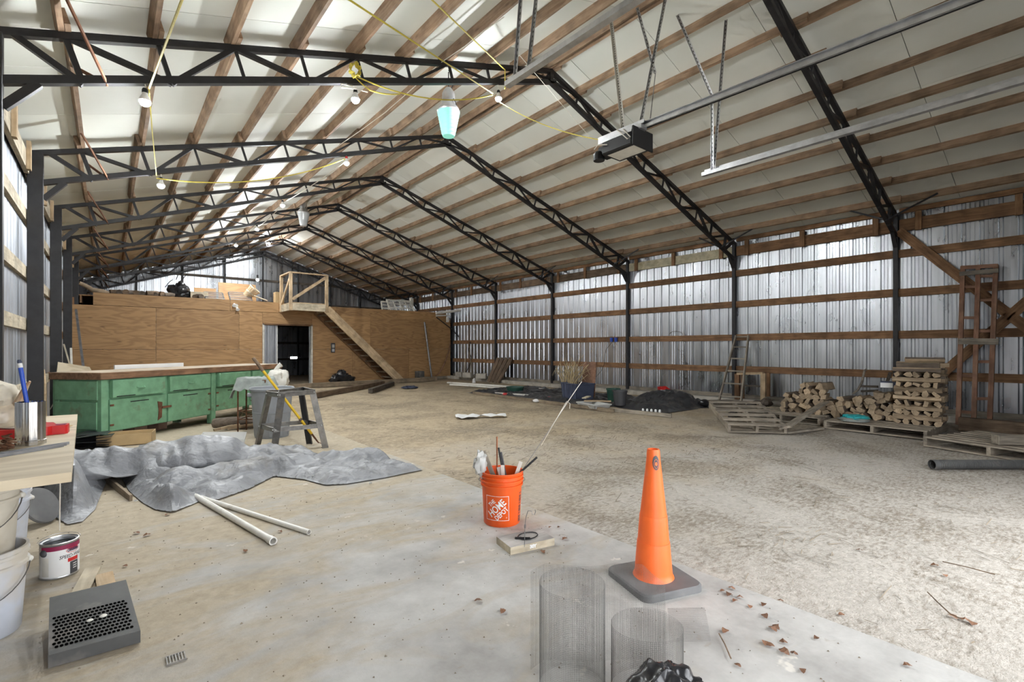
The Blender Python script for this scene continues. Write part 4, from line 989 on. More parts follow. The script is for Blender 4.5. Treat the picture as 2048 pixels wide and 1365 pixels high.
# ---- scraps beside it and the perforated black vent box
a, b = G(186, 1138, .012), G(160, 1188, .012); board('wood_scrap', a, b, .018, .07, 'w_pale', None, label='pale short board scrap beside the paint can', cat='wood scrap')
a, b = G(208, 1150, .012), G(215, 1185, .012); board('wood_scrap', a, b, .018, .075, 'w_new', None, label='tan short board scrap at the back of the black box', cat='wood scrap')
BL, BRt, FL, FR = G(99, 1196, .125), G(252, 1160, .125), G(94, 1325, .04), G(281, 1262, .04)
FL, FR = G(96, 1312, .055), G(281, 1262, .055)
t = thing('vent_box', 'dark grey plastic box with a perforated slanted top', 'vent box', (BL+FR)/2-V((0, 0, .09)))
def lq(s_, q): return BL.lerp(BRt, s_).lerp(FL.lerp(FR, s_), q)
mb = MB(); lo = [V((p.x, p.y, max(0.005, p.z-.055))) for p in (BL, BRt, FR, FL)]; hi = [BL, BRt, FR, FL]
mb.add(lo+hi, [(3, 2, 1, 0), (4, 5, 6, 7), (0, 1, 5, 4), (1, 2, 6, 5), (2, 3, 7, 6), (3, 0, 4, 7)]).build('box_shell', 'black_plastic', t); bs_ = CH[t][-1]
hl = MB(); up = (lq(1, 0)-lq(0, 0)).cross(lq(0, 1)-lq(0, 0)).normalized(); up = up if up.z > 0 else -up
for j in range(10):
    for i in range(17):
        s_ = .06+.88*(i+.5*(j % 2))/17; q = .42+.54*j/10; p = lq(s_, q)+up*.0012; ax = (lq(1, q)-lq(0, q)).normalized(); ay = (lq(.5, 1)-lq(.5, 0)).normalized()
        hl.add([p+ax*(.0066*math.cos(k_))+ay*(.0095*math.sin(k_)) for k_ in [2*math.pi*m_/6 for m_ in range(6)]], [tuple(range(6))])
hl.build('perforation', 'void', bs_, kind='stuff')
for s_, q, r_ in ((.46, .62, .012), (.62, .6, .014)):
    MB().sphere(lq(s_, q)+up*.003, r_, 8, 6, sc=(1, 1, .4)).build('paint_splat', 'white_old', bs_, True)
# small drain grille on the slab
c = G(352, 1318, .004); t = thing('floor_grate', 'small slotted metal grate lying on the concrete', 'grate', c)
for i in range(7):
    MB().bar(c+V((-.03+.01*i, -.03, .002)), c+V((-.03+.01*i, .03, .002)), .005, .004).build('grate_bar', 'alu', t)
for y in (-.03, .03): MB().bar(c+V((-.033, y, .002)), c+V((.033, y, .002)), .006, .004).build('grate_rim', 'alu', t)
# ================================================================ green work bench, angled
ANG = math.radians(41.6); O = V((-.08, 8.19, 0)); RB = RZ(ANG); MBn = T(O, RB)
t = thing('work_bench', 'long green wooden work bench with drawers and thick brown top', 'work bench', M=MBn)
def bb(name, x0, x1, y0, y1, z0, z1, mat, parent, ch=.0, grain=True):
    return MB().box((0, 0, 0), (x1-x0, y1-y0, z1-z0), ch=ch).build(name, mat, parent, M=MBn @ T(((x0+x1)/2, (y0+y1)/2, (z0+z1)/2)))
LB, DBn = 3.72, .74
bb('worktop', -.03, LB, -.03, DBn+.03, .845, .935, 'w_top', t, .006); bb('worktop_face', -.02, LB-.01, -.02, DBn+.02, .932, .938, 'w_topface', t)
segs = [(.0, 1.0), (1.0, 1.86), (1.94, 2.8), (2.8, LB-.1)]
bb('carcass', .01, 1.9, .03, DBn, .15, .845, 'green', t); bb('carcass', 1.9, LB-.08, .03, DBn, .19, .845, 'green', t)
for x in (.0, 1.86, LB-.18): bb('leg', x, x+.09, .0, .09, 0, .845, 'green', t, .003); bb('leg', x, x+.09, DBn-.09, DBn, 0, .84, 'green', t, .003)
def pull(parent, x, z):
    mb = MB(); mb.tube([MBn @ V(p) for p in ((x-.06, -.025, z), (x-.05, -.05, z-.012), (x+.05, -.05, z-.012), (x+.06, -.025, z))], .007, 6).build('drawer_pull', 'green', parent, True)
for (a, b), z1, op in zip(((.13, .93), (1.03, 1.82), (1.99, 2.75), (2.85, LB-.2)), (.835, .835, .835, .835), (.03, .02, .05, .02)):
    d = bb('drawer', a, b, -op, .03, .6, .83, 'green', t, .004); pull(d, (a+b)/2, .72)
    bb('drawer_slot', a+.05, a+.32, -op-.002, -op, .607, .618, 'black', d)
for a, b, z0 in ((.12, .98, .16), (1.02, 1.84, .16), (1.97, 2.78, .2), (2.82, LB-.2, .2)):
    d = bb('cupboard_door', a, b, .005, .03, z0, .575, 'green', t, .004); bb('air_slot', (a+b)/2-.14, (a+b)/2+.14, .002, .006, .515, .528, 'black', d)
    for z in (z0+.08, .5): bb('hinge', a+.0 if a < 1 or a > 1.9 else b-.05, (a+.05) if a < 1 or a > 1.9 else b, -.002, .006, z-.012, z+.012, 'rust', d)
d = bb('hasp', .9, 1.06, -.012, .004, .37, .4, 'rust', t); MB().prism([(-.035, -.2), (.03, -.16), (.04, .06), (-.04, .08), (-.02, -.05)], -.003, .003, MBn @ T((.87, .0, .4), MX(((1, 0, 0), (0, 0, -1), (0, 1, 0))))).build('rust_patch', 'rust', t)
# end face panel strips
bb('end_panel', -.012, .012, .06, DBn-.04, .2, .55, 'green', t, .004); bb('end_drawer', -.012, .012, .05, DBn-.04, .58, .83, 'green', t, .004)
bb('block_foot', 1.15, 1.3, .3, .5, 0, .15, 'brick', t); bb('block_foot', .75, .95, .3, .5, 0, .15, 'brick', t)
# white board standing behind the bench top
a = MBn @ V((1.3, DBn+.1, 0)); e = RB @ V((1, 0, 0))
p0, p1 = onD(288, 738, 8.15), onD(392, 735, 9.4)
MB().box((0, 0, 0), (1.25, .02, .5)).build('foam_board', 'white', None, M=T(MBn @ V((1.52, DBn+.06, .75)), RB), label='white panel standing behind the green work bench', cat='panel')
board('support_post', MBn @ V((1.52, DBn+.06, 0)), MBn @ V((1.52, DBn+.06, .5)), .05, .05, 'w_grey', None, (1, 0, 0), label='short grey post holding the white panel behind the bench', cat='post')
# leaning junk at the wall end of the bench
for (u0, v0, d0), (u1, v1, d1), wd, th, m, lb in (((128, 690, 8.6), (160, 800, 8.3), .05, .02, 'w_pale', 'pale wooden lath leaning behind the bench against the left wall'), ((142, 697, 8.7), (146, 800, 8.4), .035, .03, 'white_old', 'white stick leaning behind the bench against the left wall'), ((152, 620, 10), (170, 760, 9.2), .04, .04, 'galv_dark', 'dark metal pipe leaning at the far end of the left wall'),
        ((122, 760, 7.6), (138, 850, 7.2), .04, .02, 'w_new', 'tan lath leaning under the bench top overhang')):
    a, b = onD(u0, v0, d0), onD(u1, v1, d1); dr = (b-a); b = a+dr*((a.z-.0)/(a.z-b.z)) if a.z-b.z > .1 else b
    board('leaning_stick', a, b, wd, th, m, None, (0, 1, 0), label=lb, cat='stick')
pts = [onD(u, v, 8.1) for u, v in ((125, 740), (171, 720), (189, 742), (126, 744))]
MB().prism([(-.28, -.25), (.3, -.25), (.2, .08), (-.2, .18)], -.01, .01, T(onD(150, 745, 8.0), axes(V((1, .4, .0)), (0, .35, 1)))).build('board_offcut', 'ply_new', None, label='pale angular plywood offcut standing behind the green bench', cat='board')
# bricks stacked at the bench end
for i in range(7):
    p = onD(133, 800, 7.2); MB().box((0, 0, 0), (.2, .1, .06), ch=.004).build('brick', 'brick', None, M=T((p.x-.02+.01*(i % 2), p.y+.35, .03+.062*i), RZ(.15*(i % 2)+.6)), label='brown brick in the stack beside the green bench end', cat='brick', group='bricks beside the bench')
for i in range(4):
    p = onD(100+8*i, 820+6*i, 6.7); q = onD(132, 790+18*i, 7.0); MB().tube([V((p.x, p.y, max(.02, p.z))), p.lerp(q, .5)+V((0, 0, .1)), q], .006, 5).build('dry_branch', 'w_grey', None, True, label='thin dry branch beside the bench end at the left wall', cat='branch', group='dry branches at the left wall')
p = onD(93, 800, 6.3); MB().tube([V((p.x, p.y, .02)), V((p.x-.02, p.y, .4)), onD(90, 770, 6.3), onD(88, 740, 6.35)], [.03, .025, .016, .01], 8).build('tool_handle', 'w_new', None, True, label='curved tan wooden tool handle leaning at the left column', cat='tool handle')
# ================================================================ rack with rags, trash can, saw stand
f1, f2 = G(466, 861), G(484, 858)
t = thing('wire_rack', 'rusty wire rack draped with grey rags', 'rack', f1)
rx = [V((1.46, 8.1, 0)), V((1.62, 8.35, 0)), V((1.95, 8.12, 0)), V((1.78, 7.88, 0))]
zr = .78
for p in rx: MB().tube([p, p+V((0, 0, zr))], .011, 8).build('leg', 'rust', t, True)
for z in (.2, .33, zr): MB().tube([p+V((0, 0, z)) for p in rx], .007, 6, True).build('rail', 'rust', t, True)
for i in range(4): MB().tube([rx[i]+V((0, 0, .2)), rx[(i+1) % 4]+V((0, 0, .33))], .005, 5).build('zigzag_wire', 'rust', t)
for i in range(6): MB().tube([rx[0].lerp(rx[3], i/5)+V((0, 0, zr)), rx[1].lerp(rx[2], i/5)+V((0, 0, zr))], .004, 5).build('shelf_wire', 'rust', t)
cr = (rx[0]+rx[2])/2
def ragf(u, v):
    x = (u-.5)*.85; y = (v-.5)*.62; p = cr+V((x*.8+y*.2, -x*.45+y*.7, 0)); e = max(abs(x)-.27, abs(y)-.22, 0); n_ = NZ.noise(V((x*6, y*6, 2)))*.03+NZ.noise(V((x*13, y*13, 5)))*.012
    z = zr+.02+abs(n_)*1.6-e*1.9*(1+.3*NZ.noise(V((x*9, y*9, 0)))); sh = 1-.5*sm(0, .2, e)
    if e > 0: p = cr+(p-cr)*(1-e*.55)
    return V((p.x+n_*.6, p.y+n_*.6, z))
MB().grid(ragf, 46, 40).build('rag', 'rag', None, True, label='crumpled grey-green rags draped over the wire rack', cat='rag')
tc_ = V((1.78, 7.5, 0))
t = thing('trash_can', 'grey round plastic trash can behind the metal saw stand', 'trash can', tc_)
MB().lathe([(0, .01), (.215, 0), (.22, .01), (.245, .34), (.25, .342), (.252, .36), (.247, .362), (.268, .655), (.29, .66), (.295, .685), (.285, .70), (.27, .695), (.26, .66), (.215, .03), (0, .03)], 40, tc_).build('can_body', 'grey_plastic', t, True); tb2 = CH[t][-1]
for sg in (-1, 1):
    MB().box(tc_+V((sg*.27, -.06*sg, .6)), (.07, .13, .05), RZ(-.2), ch=.012).build('handle_grip', 'grey_plastic', tb2)
for i in range(10):
    a = 2*math.pi*i/10; MB().bar(tc_+V((.222*math.cos(a), .222*math.sin(a), .03)), tc_+V((.246*math.cos(a), .246*math.sin(a), .33)), .03, .008, (-math.sin(a), math.cos(a), 0)).build('wall_rib', 'grey_plastic', tb2)
c = onD(555, 745, 7.9); sk = thing('white_sack', 'white tied sack sticking up behind the trash can', 'sack', (c.x, c.y, .53)); blob(V((c.x, c.y, .74)), .17, .15, .18, 4, .25, 26, 18, 2).build('sack_body', 'white_old', sk, True)
MB().tube([V((c.x-.03, c.y, .88)), V((c.x+.0, c.y-.02, .95)), V((c.x+.05, c.y-.03, .99))], [.04, .03, .045], 8).build('sack_neck', 'white_old', sk, True)
MB().tube([V((c.x, c.y+.02, 0)), V((c.x, c.y, .56))], .1, 12).build('post_stump', 'w_grey', None, True, label='round grey stump under the white sack', cat='stump')
# saw stand
ft = [G(541, 906), G(509, 893), G(657, 896), G(625, 888)]
tp_ = [onD(555, 786, ft[0].x*_s+ft[0].y*_c+.14), onD(534, 783, ft[1].x*_s+ft[1].y*_c-.04), onD(630, 779, ft[2].x*_s+ft[2].y*_c+.12), onD(608, 775, ft[3].x*_s+ft[3].y*_c+.0)]
zt = .74
tp_ = [G(557, 786, zt), G(533, 783, zt), G(630, 780, zt), G(607, 775, zt)]
t = thing('saw_stand', 'grey metal saw stand with four splayed legs on the concrete', 'tool stand', (ft[0]+ft[2])/2)
def angle_iron(name, a, b, out, wd, parent, mat='alu'):
    a, b = V(a), V(b); o = V(out).normalized(); d = (b-a).normalized(); s2 = d.cross(o).normalized(); mb = MB()
    mb.bar(a+(o+s2)*0, b, wd, .005, (o+s2).normalized()).bar(a, b, wd, .005, (o-s2).normalized()); 
    mb = MB(); q = wd/2
    mb.bar(a+(o+s2).normalized()*-q, b+(o+s2).normalized()*-q, wd, .005, (o+s2)); mb.bar(a+(o-s2).normalized()*-q, b+(o-s2).normalized()*-q, wd, .005, (o-s2)); mb.build(name, mat, parent)
cen = (ft[0]+ft[1]+ft[2]+ft[3])/4
for f, p in zip(ft, tp_):
    L_ = angle_iron('leg', f, p, V((f.x-cen.x, f.y-cen.y, 0)), .075, t, 'alu' if f in (ft[0], ft[2], ft[1]) else 'steel')
    q = f.lerp(p, .45)
order = [0, 2, 3, 1]
for zq, wd, nm in ((1., .055, 'top_rail'), (.42, .05, 'lower_rail')):
    for i in range(4):
        a = ft[order[i]].lerp(tp_[order[i]], zq); b = ft[order[(i+1) % 4]].lerp(tp_[order[(i+1) % 4]], zq)
        r_ = MB(); r_.bar(a+V((0, 0, -wd/2)), b+V((0, 0, -wd/2)), wd, .005); r_.bar(a, b, .02, .004, (a-b).cross(V((0, 0, 1)))); rl_ = r_.build(nm, 'alu', t)
        for e_ in (a.lerp(b, .04), b.lerp(a, .04)):
            n_ = (e_-cen); n_.z = 0; MB().sphere(e_+n_.normalized()*.008+V((0, 0, -wd/2)), .008, 8, 5).build('bolt', 'galv', rl_, True)
MB().bar(ft[2].lerp(tp_[2], .42)+V((-.02, .02, 0)), ft[2].lerp(tp_[2], .2)+V((-.03, .03, 0)), .05, .006, (0, 1, 0)).build('bent_tab', 'galv', t)
# yellow-handled hook pole leaning through the stand
a = G(650, 893, .01); a = G(640, 890, .01); b = onD(506, 715, 5.55)
b = onD(506, 716, 5.95)
t = thing('hook_pole', 'yellow-handled pole with wooden grip and hook tip, leaning on the saw stand', 'pole', a); d = b-a
MB().tube([a+d*.13, a+d*.86], .0165, 10).build('yellow_handle', 'yellow', t, True); MB().tube([a+d*.855, a+d*.99, a+d], [.02, .021, .018], 10).build('wooden_grip', 'w_brown', t, True)
MB().tube([a+d*.13, a+d*.05, a+d*.02], [.013, .01, .007], 8).tube([a+d*.03, a+V((.02, -.0, .012)), a+V((.07, -.02, .03))], .005, 6).build('hook_tip', 'rust', t, True)
MB().sphere(a+d*.3, .024, 8, 6).build('hang_knob', 'w_brown', t, True)
# clear bin, cardboard box, shingle trays, log under rack
def openbox(name, P4, z0, z1, th, mat, label, cat, flare=0.):
    """open-topped box from four floor corners"""
    t = thing(name, label, cat, (P4[0]+P4[2])/2); c = (P4[0]+P4[1]+P4[2]+P4[3])/4
    for i in range(4):
        a, b = P4[i], P4[(i+1) % 4]; fa_ = lambda p: V((c.x+(p.x-c.x)*(1+flare), c.y+(p.y-c.y)*(1+flare), z1)); a0, b0, a1, b1 = V((a.x, a.y, z0)), V((b.x, b.y, z0)), fa_(a), fa_(b); n_ = (c-(a+b)/2); n_.z = 0; n_ = n_.normalized()*th
        MB().add([a0, b0, b1, a1, a0+n_, b0+n_, b1+n_, a1+n_], [(0, 1, 2, 3), (7, 6, 5, 4), (0, 4, 5, 1), (1, 5, 6, 2), (2, 6, 7, 3), (3, 7, 4, 0)]).build('side_wall', mat, t)
    MB().prism([(p.x, p.y) for p in P4], z0, z0+th).build('bottom', mat, t); return t
cb = [V((.47, 8.0, 0)), V((.53, 8.38, 0)), V((-.12, 8.62-.2, 0)), V((-.18, 8.08, 0))]
cb = [G(304, 888), G(304, 888)+V((.06, .33, 0)), G(304, 888)+V((-.5, .4, 0)), G(304, 888)+V((-.56, .07, 0))]
openbox('cardboard_box', cb, .005, .15, .006, 'card', 'open shallow cardboard box in front of the green bench', 'box')
for i in range(6):
    for s_ in range(2):
        p = G(182+30*s_, 893, 0); MB().grid(lambda u, v, i=i, s_=s_: V(((u-.5)*.36, (v-.5)*.32, .012*math.sin(u*3+i)+.008*NZ.noise(V((u*3, v*3, i+s_*9))))), 8, 6).build('shingle', 'tarp_black', None, M=T((p.x-.12+rnd(-.03, .03), p.y-.05+rnd(-.04, .04), .02+.03*i), RZ(rnd(-.3, .3))), label='black roofing shingle in the loose stack beside the cardboard box', cat='shingle', group='shingles stacked before the bench')
bn = [G(383, 893), G(492, 896), G(492, 896)+V((.1, .38, 0)), G(383, 893)+V((.1, .38, 0))]
bn = [G(400, 905), G(484, 905), G(484, 905)+V((.12, .5, 0)), G(400, 905)+V((.12, .5, 0))]
openbox('storage_bin', bn, .005, .16, .004, 'clear_bin', 'translucent white plastic bin behind the tarp', 'storage bin', .12)
c = G(470, 858); 
MB().tube([V((1.25, 8.75, .09)), V((1.45, 8.6, .1)), V((1.8, 8.5, .085))], [.075, .09, .08], 10).build('firewood_log', 'w_bark', None, True, label='grey bark log lying under the wire rack', cat='log')
for i in range(5):
    p = V((1.32+.09*i, 8.48-.02*i, .03+.012*(i % 2))); board('kindling', p+V((-.12, .03*(i-2), 0)), p+V((.14, -.03*(i-1), .03)), .035, .03, 'w_split', None, label='pale split kindling stick under the wire rack', cat='kindling', group='kindling under the rack')
board('steel_strip', G(520, 904, .006), G(567, 892, .006), .05, .006, 'steel', None, (1, 1, 0), label='flat dark steel strip lying under the saw stand', cat='steel strip')
p = G(213, 858, .1); blob(V((p.x, p.y, .1)), .09, .08, .1, 6, .2, 18, 12, 2, .0).build('paper_sack', 'canvas', None, True, label='small tan paper sack beside the bench foot', cat='sack')
p = G(170, 868, .1); blob(V((p.x-.05, p.y, .16)), .07, .07, .08, 8, .15, 18, 12, 2).build('white_pouch', 'white', None, True, label='small white pouch on top of the shingles by the table corner', cat='pouch')
# ================================================================ stairs and landing at the partition
PY = 16.43
t = thing('stair_landing', 'new timber landing with railing in front of the loft', 'landing', (4.45, PY, 2.47))
X0, X1, ZD = 4.45, 5.58, 2.72
board('rim_board', (X0, PY, 2.585), (X1, PY, 2.585), .23, .04, 'w_pale', t); board('rim_board', (X0, PY, 2.585), (X0, YP-.02, 2.585), .23, .04, 'w_pale', t); board('rim_board', (X1, PY, 2.585), (X1, YP-.02, 2.585), .23, .04, 'w_pale', t)
for i in range(8): board('deck_board', (X0+.02, PY+.07+.14*i, ZD), (X1-.02, PY+.07+.14*i, ZD), .13, .03, 'w_new', t, (0, 1, 0))
for x, y in ((X0, PY), (X1, PY), (X0, YP-.06)): board('post', (x, y, 2.46), (x, y, 3.69), .09, .09, 'w_new', t, (1, 0, 0), .004)
board('handrail', (X0, PY, 3.68), (X1, PY, 3.68), .04, .09, 'w_new', t); board('handrail', (X0, PY, 3.68), (X0, YP-.06, 3.68), .04, .09, 'w_new', t)
board('rail_brace', (X0+.05, PY, 2.82), (X1-.04, PY, 3.6), .09, .035, 'w_new', t, (0, 0, 1)); board('rail_brace', (X0, YP-.1, 2.78), (X0, PY+.06, 3.55), .09, .035, 'w_new', t)
st = thing('staircase', 'plain timber staircase leading up to the loft landing', 'stairs', (8.2, PY, 0))
ST, SB = V((5.58, PY, 2.56)), V((8.3, PY, .02))
for dy in (0, 1.02): board('stringer', ST+V((0, dy, 0)), SB+V((0, dy, 0)), .28, .045, 'w_new' if dy == 0 else 'w_girt', st, (0, 0, 1))
for i in range(12):
    p = ST.lerp(SB, (i+.7)/12.6); board('tread', (p.x+.01, PY+.03, p.z-.02), (p.x+.01, PY+1.0, p.z-.02), .26, .04, 'w_grey', st, (1, 0, 0))
# ================================================================ things fixed to or standing at the partition
p = onY(472, 612, YP-.03)
t = thing('flood_light', 'twin white flood light fixed high on the plywood partition', 'flood light', p)
MB().lathe([(0, 0), (.06, 0), (.06, .03), (0, .035)], 16, p, axes(V((0, -1, 0))) @ MX(((0, 0, 1), (1, 0, 0), (0, 1, 0)))).build('wall_plate', 'white_old', t, True)
for dx, dz in ((-.07, .02), (.02, -.1)): MB().lathe([(.02, -.06), (.03, -.03), (.05, .04), (.055, .05), (0, .045)], 14, p+V((dx, -.11, dz)), axes(V((.3*dx*10, -.8, -.6))) @ MX(((0, 0, 1), (1, 0, 0), (0, 1, 0)))).build('lamp_head', 'white', t, True)
p = onY(666, 696, YP-.03)
t = thing('alarm_box', 'small black framed box on the partition under the stairs', 'wall box', p)
MB().box(p, (.14, .05, .34), ch=.006).build('frame_box', 'charcoal', t); fb_ = CH[t][-1]; MB().box(p+V((0, -.03, .06)), (.09, .01, .12)).build('front_panel', 'clear', fb_); MB().box(p+V((0, -.03, -.09)), (.09, .01, .1)).build('lower_panel', 'galv', fb_)
for (u0, v0), (u1, v1), yb, yt, r, m, nm, lb, cat in (((864, 757), (849, 645), 17.1, 17.5, .035, 'galv_dark', 'metal_pole', 'grey metal pole leaning against the plywood partition', 'pole'),):
    a = onY(u0, v0, yb); a.z = 0; b = onY(u1, v1, yt); MB().tube([a, b], r, 10).build(nm, m, None, True, label=lb, cat=cat)
pts = [onY(u, v, 17.35) for u, v in ((901, 685), (897, 705), (889, 728), (880, 745), (872, 752))]; MB().tube(pts, .025, 8).build('cane_pole', 'w_red', None, True, label='curved reddish cane leaning at the partition corner', cat='cane')
a = onY(842, 752, 17.2); board('timber', (a.x, a.y, .06), (a.x+1.2, a.y+.05, .06), .1, .1, 'w_grey', None, label='short grey timber on the ground at the foot of the leaning pole', cat='timber')
MB().box((a.x+.05, a.y+.2, .17), (.3, .25, .34), ch=.01).build('black_crate', 'black_plastic', None, label='small black crate against the partition by the leaning pole', cat='crate')
c = onY(684, 752, 17.15); t = thing('black_sack', 'limp black plastic sack lying at the partition by the doorway', 'sack', (c.x, c.y, 0))
blob((c.x, c.y, .15), .42, .25, .24, 11, .3, 40, 22, 2.2, .0, .25).build('sack_body', 'bag_black', t, True); blob((c.x-.02, c.y, .36), .16, .12, .14, 15, .4, 20, 12, 3).build('sack_top', 'bag_black', t, True)
for a, b, h, m, lb in (((4.1, 15.85), (9.7, 16.3), .15, 'w_beam', 'long brown beam lying in front of the stairs'), ((3.95, 12.55), (7.15, 15.5), .14, 'w_brown', 'dark brown beam lying at an angle toward the long beam'), ((5.6, 12.95), (7.35, 15.2), .13, 'w_dark', 'short blackened beam lying beside the dark brown beam')):
    board('timber_beam', (*a, h/2), (*b, h/2), h, .13, m, None, label=lb, cat='beam', ch=.006)
c = G(820, 777); blob((c.x, c.y, .03), .25, .2, .05, 4, .5, 22, 12, 3, .0).build('blue_rag', 'blue_dark', None, True, label='crumpled pale blue rag on the dirt before the partition', cat='rag')
# pipes on a bracket at the partition corner
a, b = onY(872, 627, 17.2), onY(921, 621, 17.0)
MB().tube([a, b], .055, 12).build('pipe_section', 'pvc', None, True, label='thick cream pipe resting on the partition corner', cat='pipe')
a2, b2 = onY(872, 632, 17.25), onY(900, 631, 17.2); MB().tube([a2, b2], .03, 10).build('pipe_section', 'pvc', None, True, label='thinner cream pipe under the thick cream pipe', cat='pipe')
t = thing('wall_bracket', 'black diagonal bracket arm below the cream pipes', 'bracket', onY(930, 690, 17.3)); MB().tube([onY(873, 635, 17.25), onY(905, 660, 17.25), onY(932, 690, 17.3)], .02, 8).build('arm', 'steel', t, True); MB().box(onY(895, 640, 17.3), (.1, .08, .2), ch=.01).build('clamp', 'pvc', t)
# ================================================================ loft junk
def LZ(u, v, y): p = onY(u, v, y); return p
zl = ZL-.005
# long crooked log at the left end
pts = [onY(u, v, 17.9) for u, v in ((158, 566), (172, 572), (185, 580), (205, 583), (218, 586))]; MB().tube([V((p.x, p.y+.05*i, max(p.z, zl+.06))) for i, p in enumerate(pts)], [.05, .06, .07, .075, .05], 10).build('crooked_log', 'w_split', None, True, label='long crooked pale log at the left end of the loft edge', cat='log')
seeds = [(228, 583), (240, 580), (252, 581), (263, 580), (272, 582), (284, 584), (300, 583), (312, 584), (323, 583), (333, 583), (388, 586), (398, 587)]
LGN = ['first', 'second', 'third', 'fourth', 'fifth', 'sixth', 'seventh', 'eighth', 'ninth', 'tenth', 'eleventh', 'twelfth']
for i, (u, v) in enumerate(seeds):
    p = onY(u, v, 17.95); r = rnd(.06, .085); L = rnd(.3, .5); a_ = rnd(-.5, .5) if i % 3 else 1.3; d = V((math.sin(a_), math.cos(a_), 0))
    zq = zl+.05; p.y = YP+.2; MB().tube([V((p.x, p.y, zq+r))-d*L/2*.4, V((p.x, p.y, zq+r+.01))+d*L*.3, V((p.x, p.y, zq+r))+d*L*.6], [r, r*1.05, r*.9], 9).build('loft_log', 'w_bark' if i % 2 else 'w_brown', None, True, label='%s log along the loft edge counting from the crooked pale log' % LGN[i], cat='log', group='logs along the loft edge')
c = onY(357, 578, 18.1); t = thing('black_bundle', 'bundle wrapped in black plastic standing on the loft edge', 'bundle', (c.x, c.y, zl)); blob((c.x, c.y, zl+.26), .3, .22, .3, 21, .3, 34, 20, 2, zl, .3).build('bundle_wrap', 'bag_black', t, True)
for (u0, v0), (u1, v1) in (((330, 575), (345, 560)), ((352, 560), (358, 545)), ((365, 560), (375, 548))): MB().tube([onY(u0, v0, 18.0), onY((u0+u1)/2+2, (v0+v1)/2-4, 18.0), onY(u1, v1, 18.0)], .012, 6).build('tie_strap', 'black', t, True)
def lbox(name, u0, v0, u1, v1, y, dp, mat, label, cat, tilt=0.):
    a, b = onY(u0, v1, y), onY(u1, v0, y); return MB().box((0, 0, 0), (b.x-a.x, dp, b.z-zl), ch=.004).build(name, mat, None, M=T(((a.x+b.x)/2, y, (b.z+zl)/2), MX.Rotation(tilt, 3, 'X')), label=label, cat=cat)
lbox('plywood_offcut', 437, 570, 512, 600, 18.9, .03, 'ply', 'brown plywood sheet standing at the back of the loft', 'plywood', -.15)
lbox('plywood_offcut', 388, 578, 432, 600, 18.5, .03, 'ply_dark', 'narrow dark plywood strip standing on the loft', 'plywood', -.1)
lbox('plywood_offcut', 380, 586, 415, 600, 18.1, .3, 'w_pale', 'low stack of pale board ends on the loft edge', 'boards')
lbox('carton', 549, 586, 566, 602, 17.9, .3, 'card', 'tan carton on the loft beside the landing railing', 'box')
def louver(u0, v0, u1, v1, y, label, arch=False):
    a, b = onY(u0, v1, y), onY(u1, v0, y); t = thing('louver_panel', label, 'louver', (a.x, y, zl)); n_ = 6
    for i in range(n_):
        z = zl+.05+(b.z-zl-.03)*(i/(n_-1)); o = V((0, .09*i, 0)); board('slat', V((a.x, y, z))+o, V((b.x, y, z))+o, .05, .012, 'galv' if i % 2 else 'galv_dark', t, (0, 1, .5))
    for x in (a.x, b.x): board('side_frame', (x, y, zl), (x, y+.45, b.z), .04, .03, 'charcoal', t)
louver(412, 585, 450, 601, 17.75, 'flat grey louvered panel lying on the loft edge')
louver(462, 586, 506, 602, 17.75, 'grey louvered panel with arched frame lying beside the basket')
c = onY(502, 590, 18.1)
t = thing('bushel_basket', 'tilted wooden bushel basket on the loft', 'basket', c)
Rk = axes(V((.7, -.3, .75)), (0, 0, 1)) @ MX(((0, 0, 1), (1, 0, 0), (0, 1, 0)))
for i in range(16):
    a = 2*math.pi*i/16; d0 = V((math.cos(a), math.sin(a), 0)); p0 = c+V((0, 0, .08))+Rk @ (d0*.12+V((0, 0, -.2))); p1 = c+V((0, 0, .08))+Rk @ (d0*.19+V((0, 0, .18))); MB().bar(p0, p1, .055, .005, Rk @ V((-math.sin(a), math.cos(a), 0))).build('stave', 'w_new', t)
for z, r in ((.17, .195), (-.02, .162)): MB().lathe([(r, -.02), (r+.006, -.02), (r+.006, .02), (r, .02)], 24, c+V((0, 0, .08))+Rk @ V((0, 0, z)), Rk).build('hoop', 'w_pale', t)
MB().tube([onY(508, 592, 17.9), onY(535, 602, 17.75)], .02, 8).build('pale_pole', 'w_pale', None, True, label='pale pole lying from the basket over the loft edge', cat='pole')
MB().tube([V((onY(520, 589, 18.8).x, 18.8, zl+.06)), V((onY(552, 591, 18.8).x, 18.8, zl+.06))], .05, 8).build('metal_duct', 'galv', None, True, label='grey metal duct lying behind the basket on the loft', cat='duct')
# white sash and shutters at the right end of the loft
for k_, (u0, v0, u1, v1, y, ti, lb) in enumerate(((782, 603, 830, 621, 17.8, .7, 'white window sash with twelve panes leaning on the loft edge'), (765, 601, 790, 620, 18.2, .3, 'white narrow window sash behind the larger sash on the loft'))):
    a, b = onY(u0, v1, y), onY(u1, v0, y); wd, hh = b.x-a.x, .62 if k_ == 0 else .42; M = T((a.x, y, zl), MX.Rotation(-ti, 3, 'X'))
    t = thing('window_sash', lb, 'window sash', M=M)
    for i in range(5 if k_ == 0 else 3):
        x = wd*i/(4 if k_ == 0 else 2); MB().box((x, 0, hh/2), (.05 if i in (0, 4) else .025, .035, hh)).build('muntin', 'white_old', t, M=M)
    for i in range(4): MB().box((wd/2, 0, hh*i/3), (wd, .035, .05 if i in (0, 3) else .025)).build('muntin', 'white_old', t, M=M)
    MB().box((wd/2, .005, hh/2), (wd, .004, hh)).build('pane', 'pane', t, M=M)
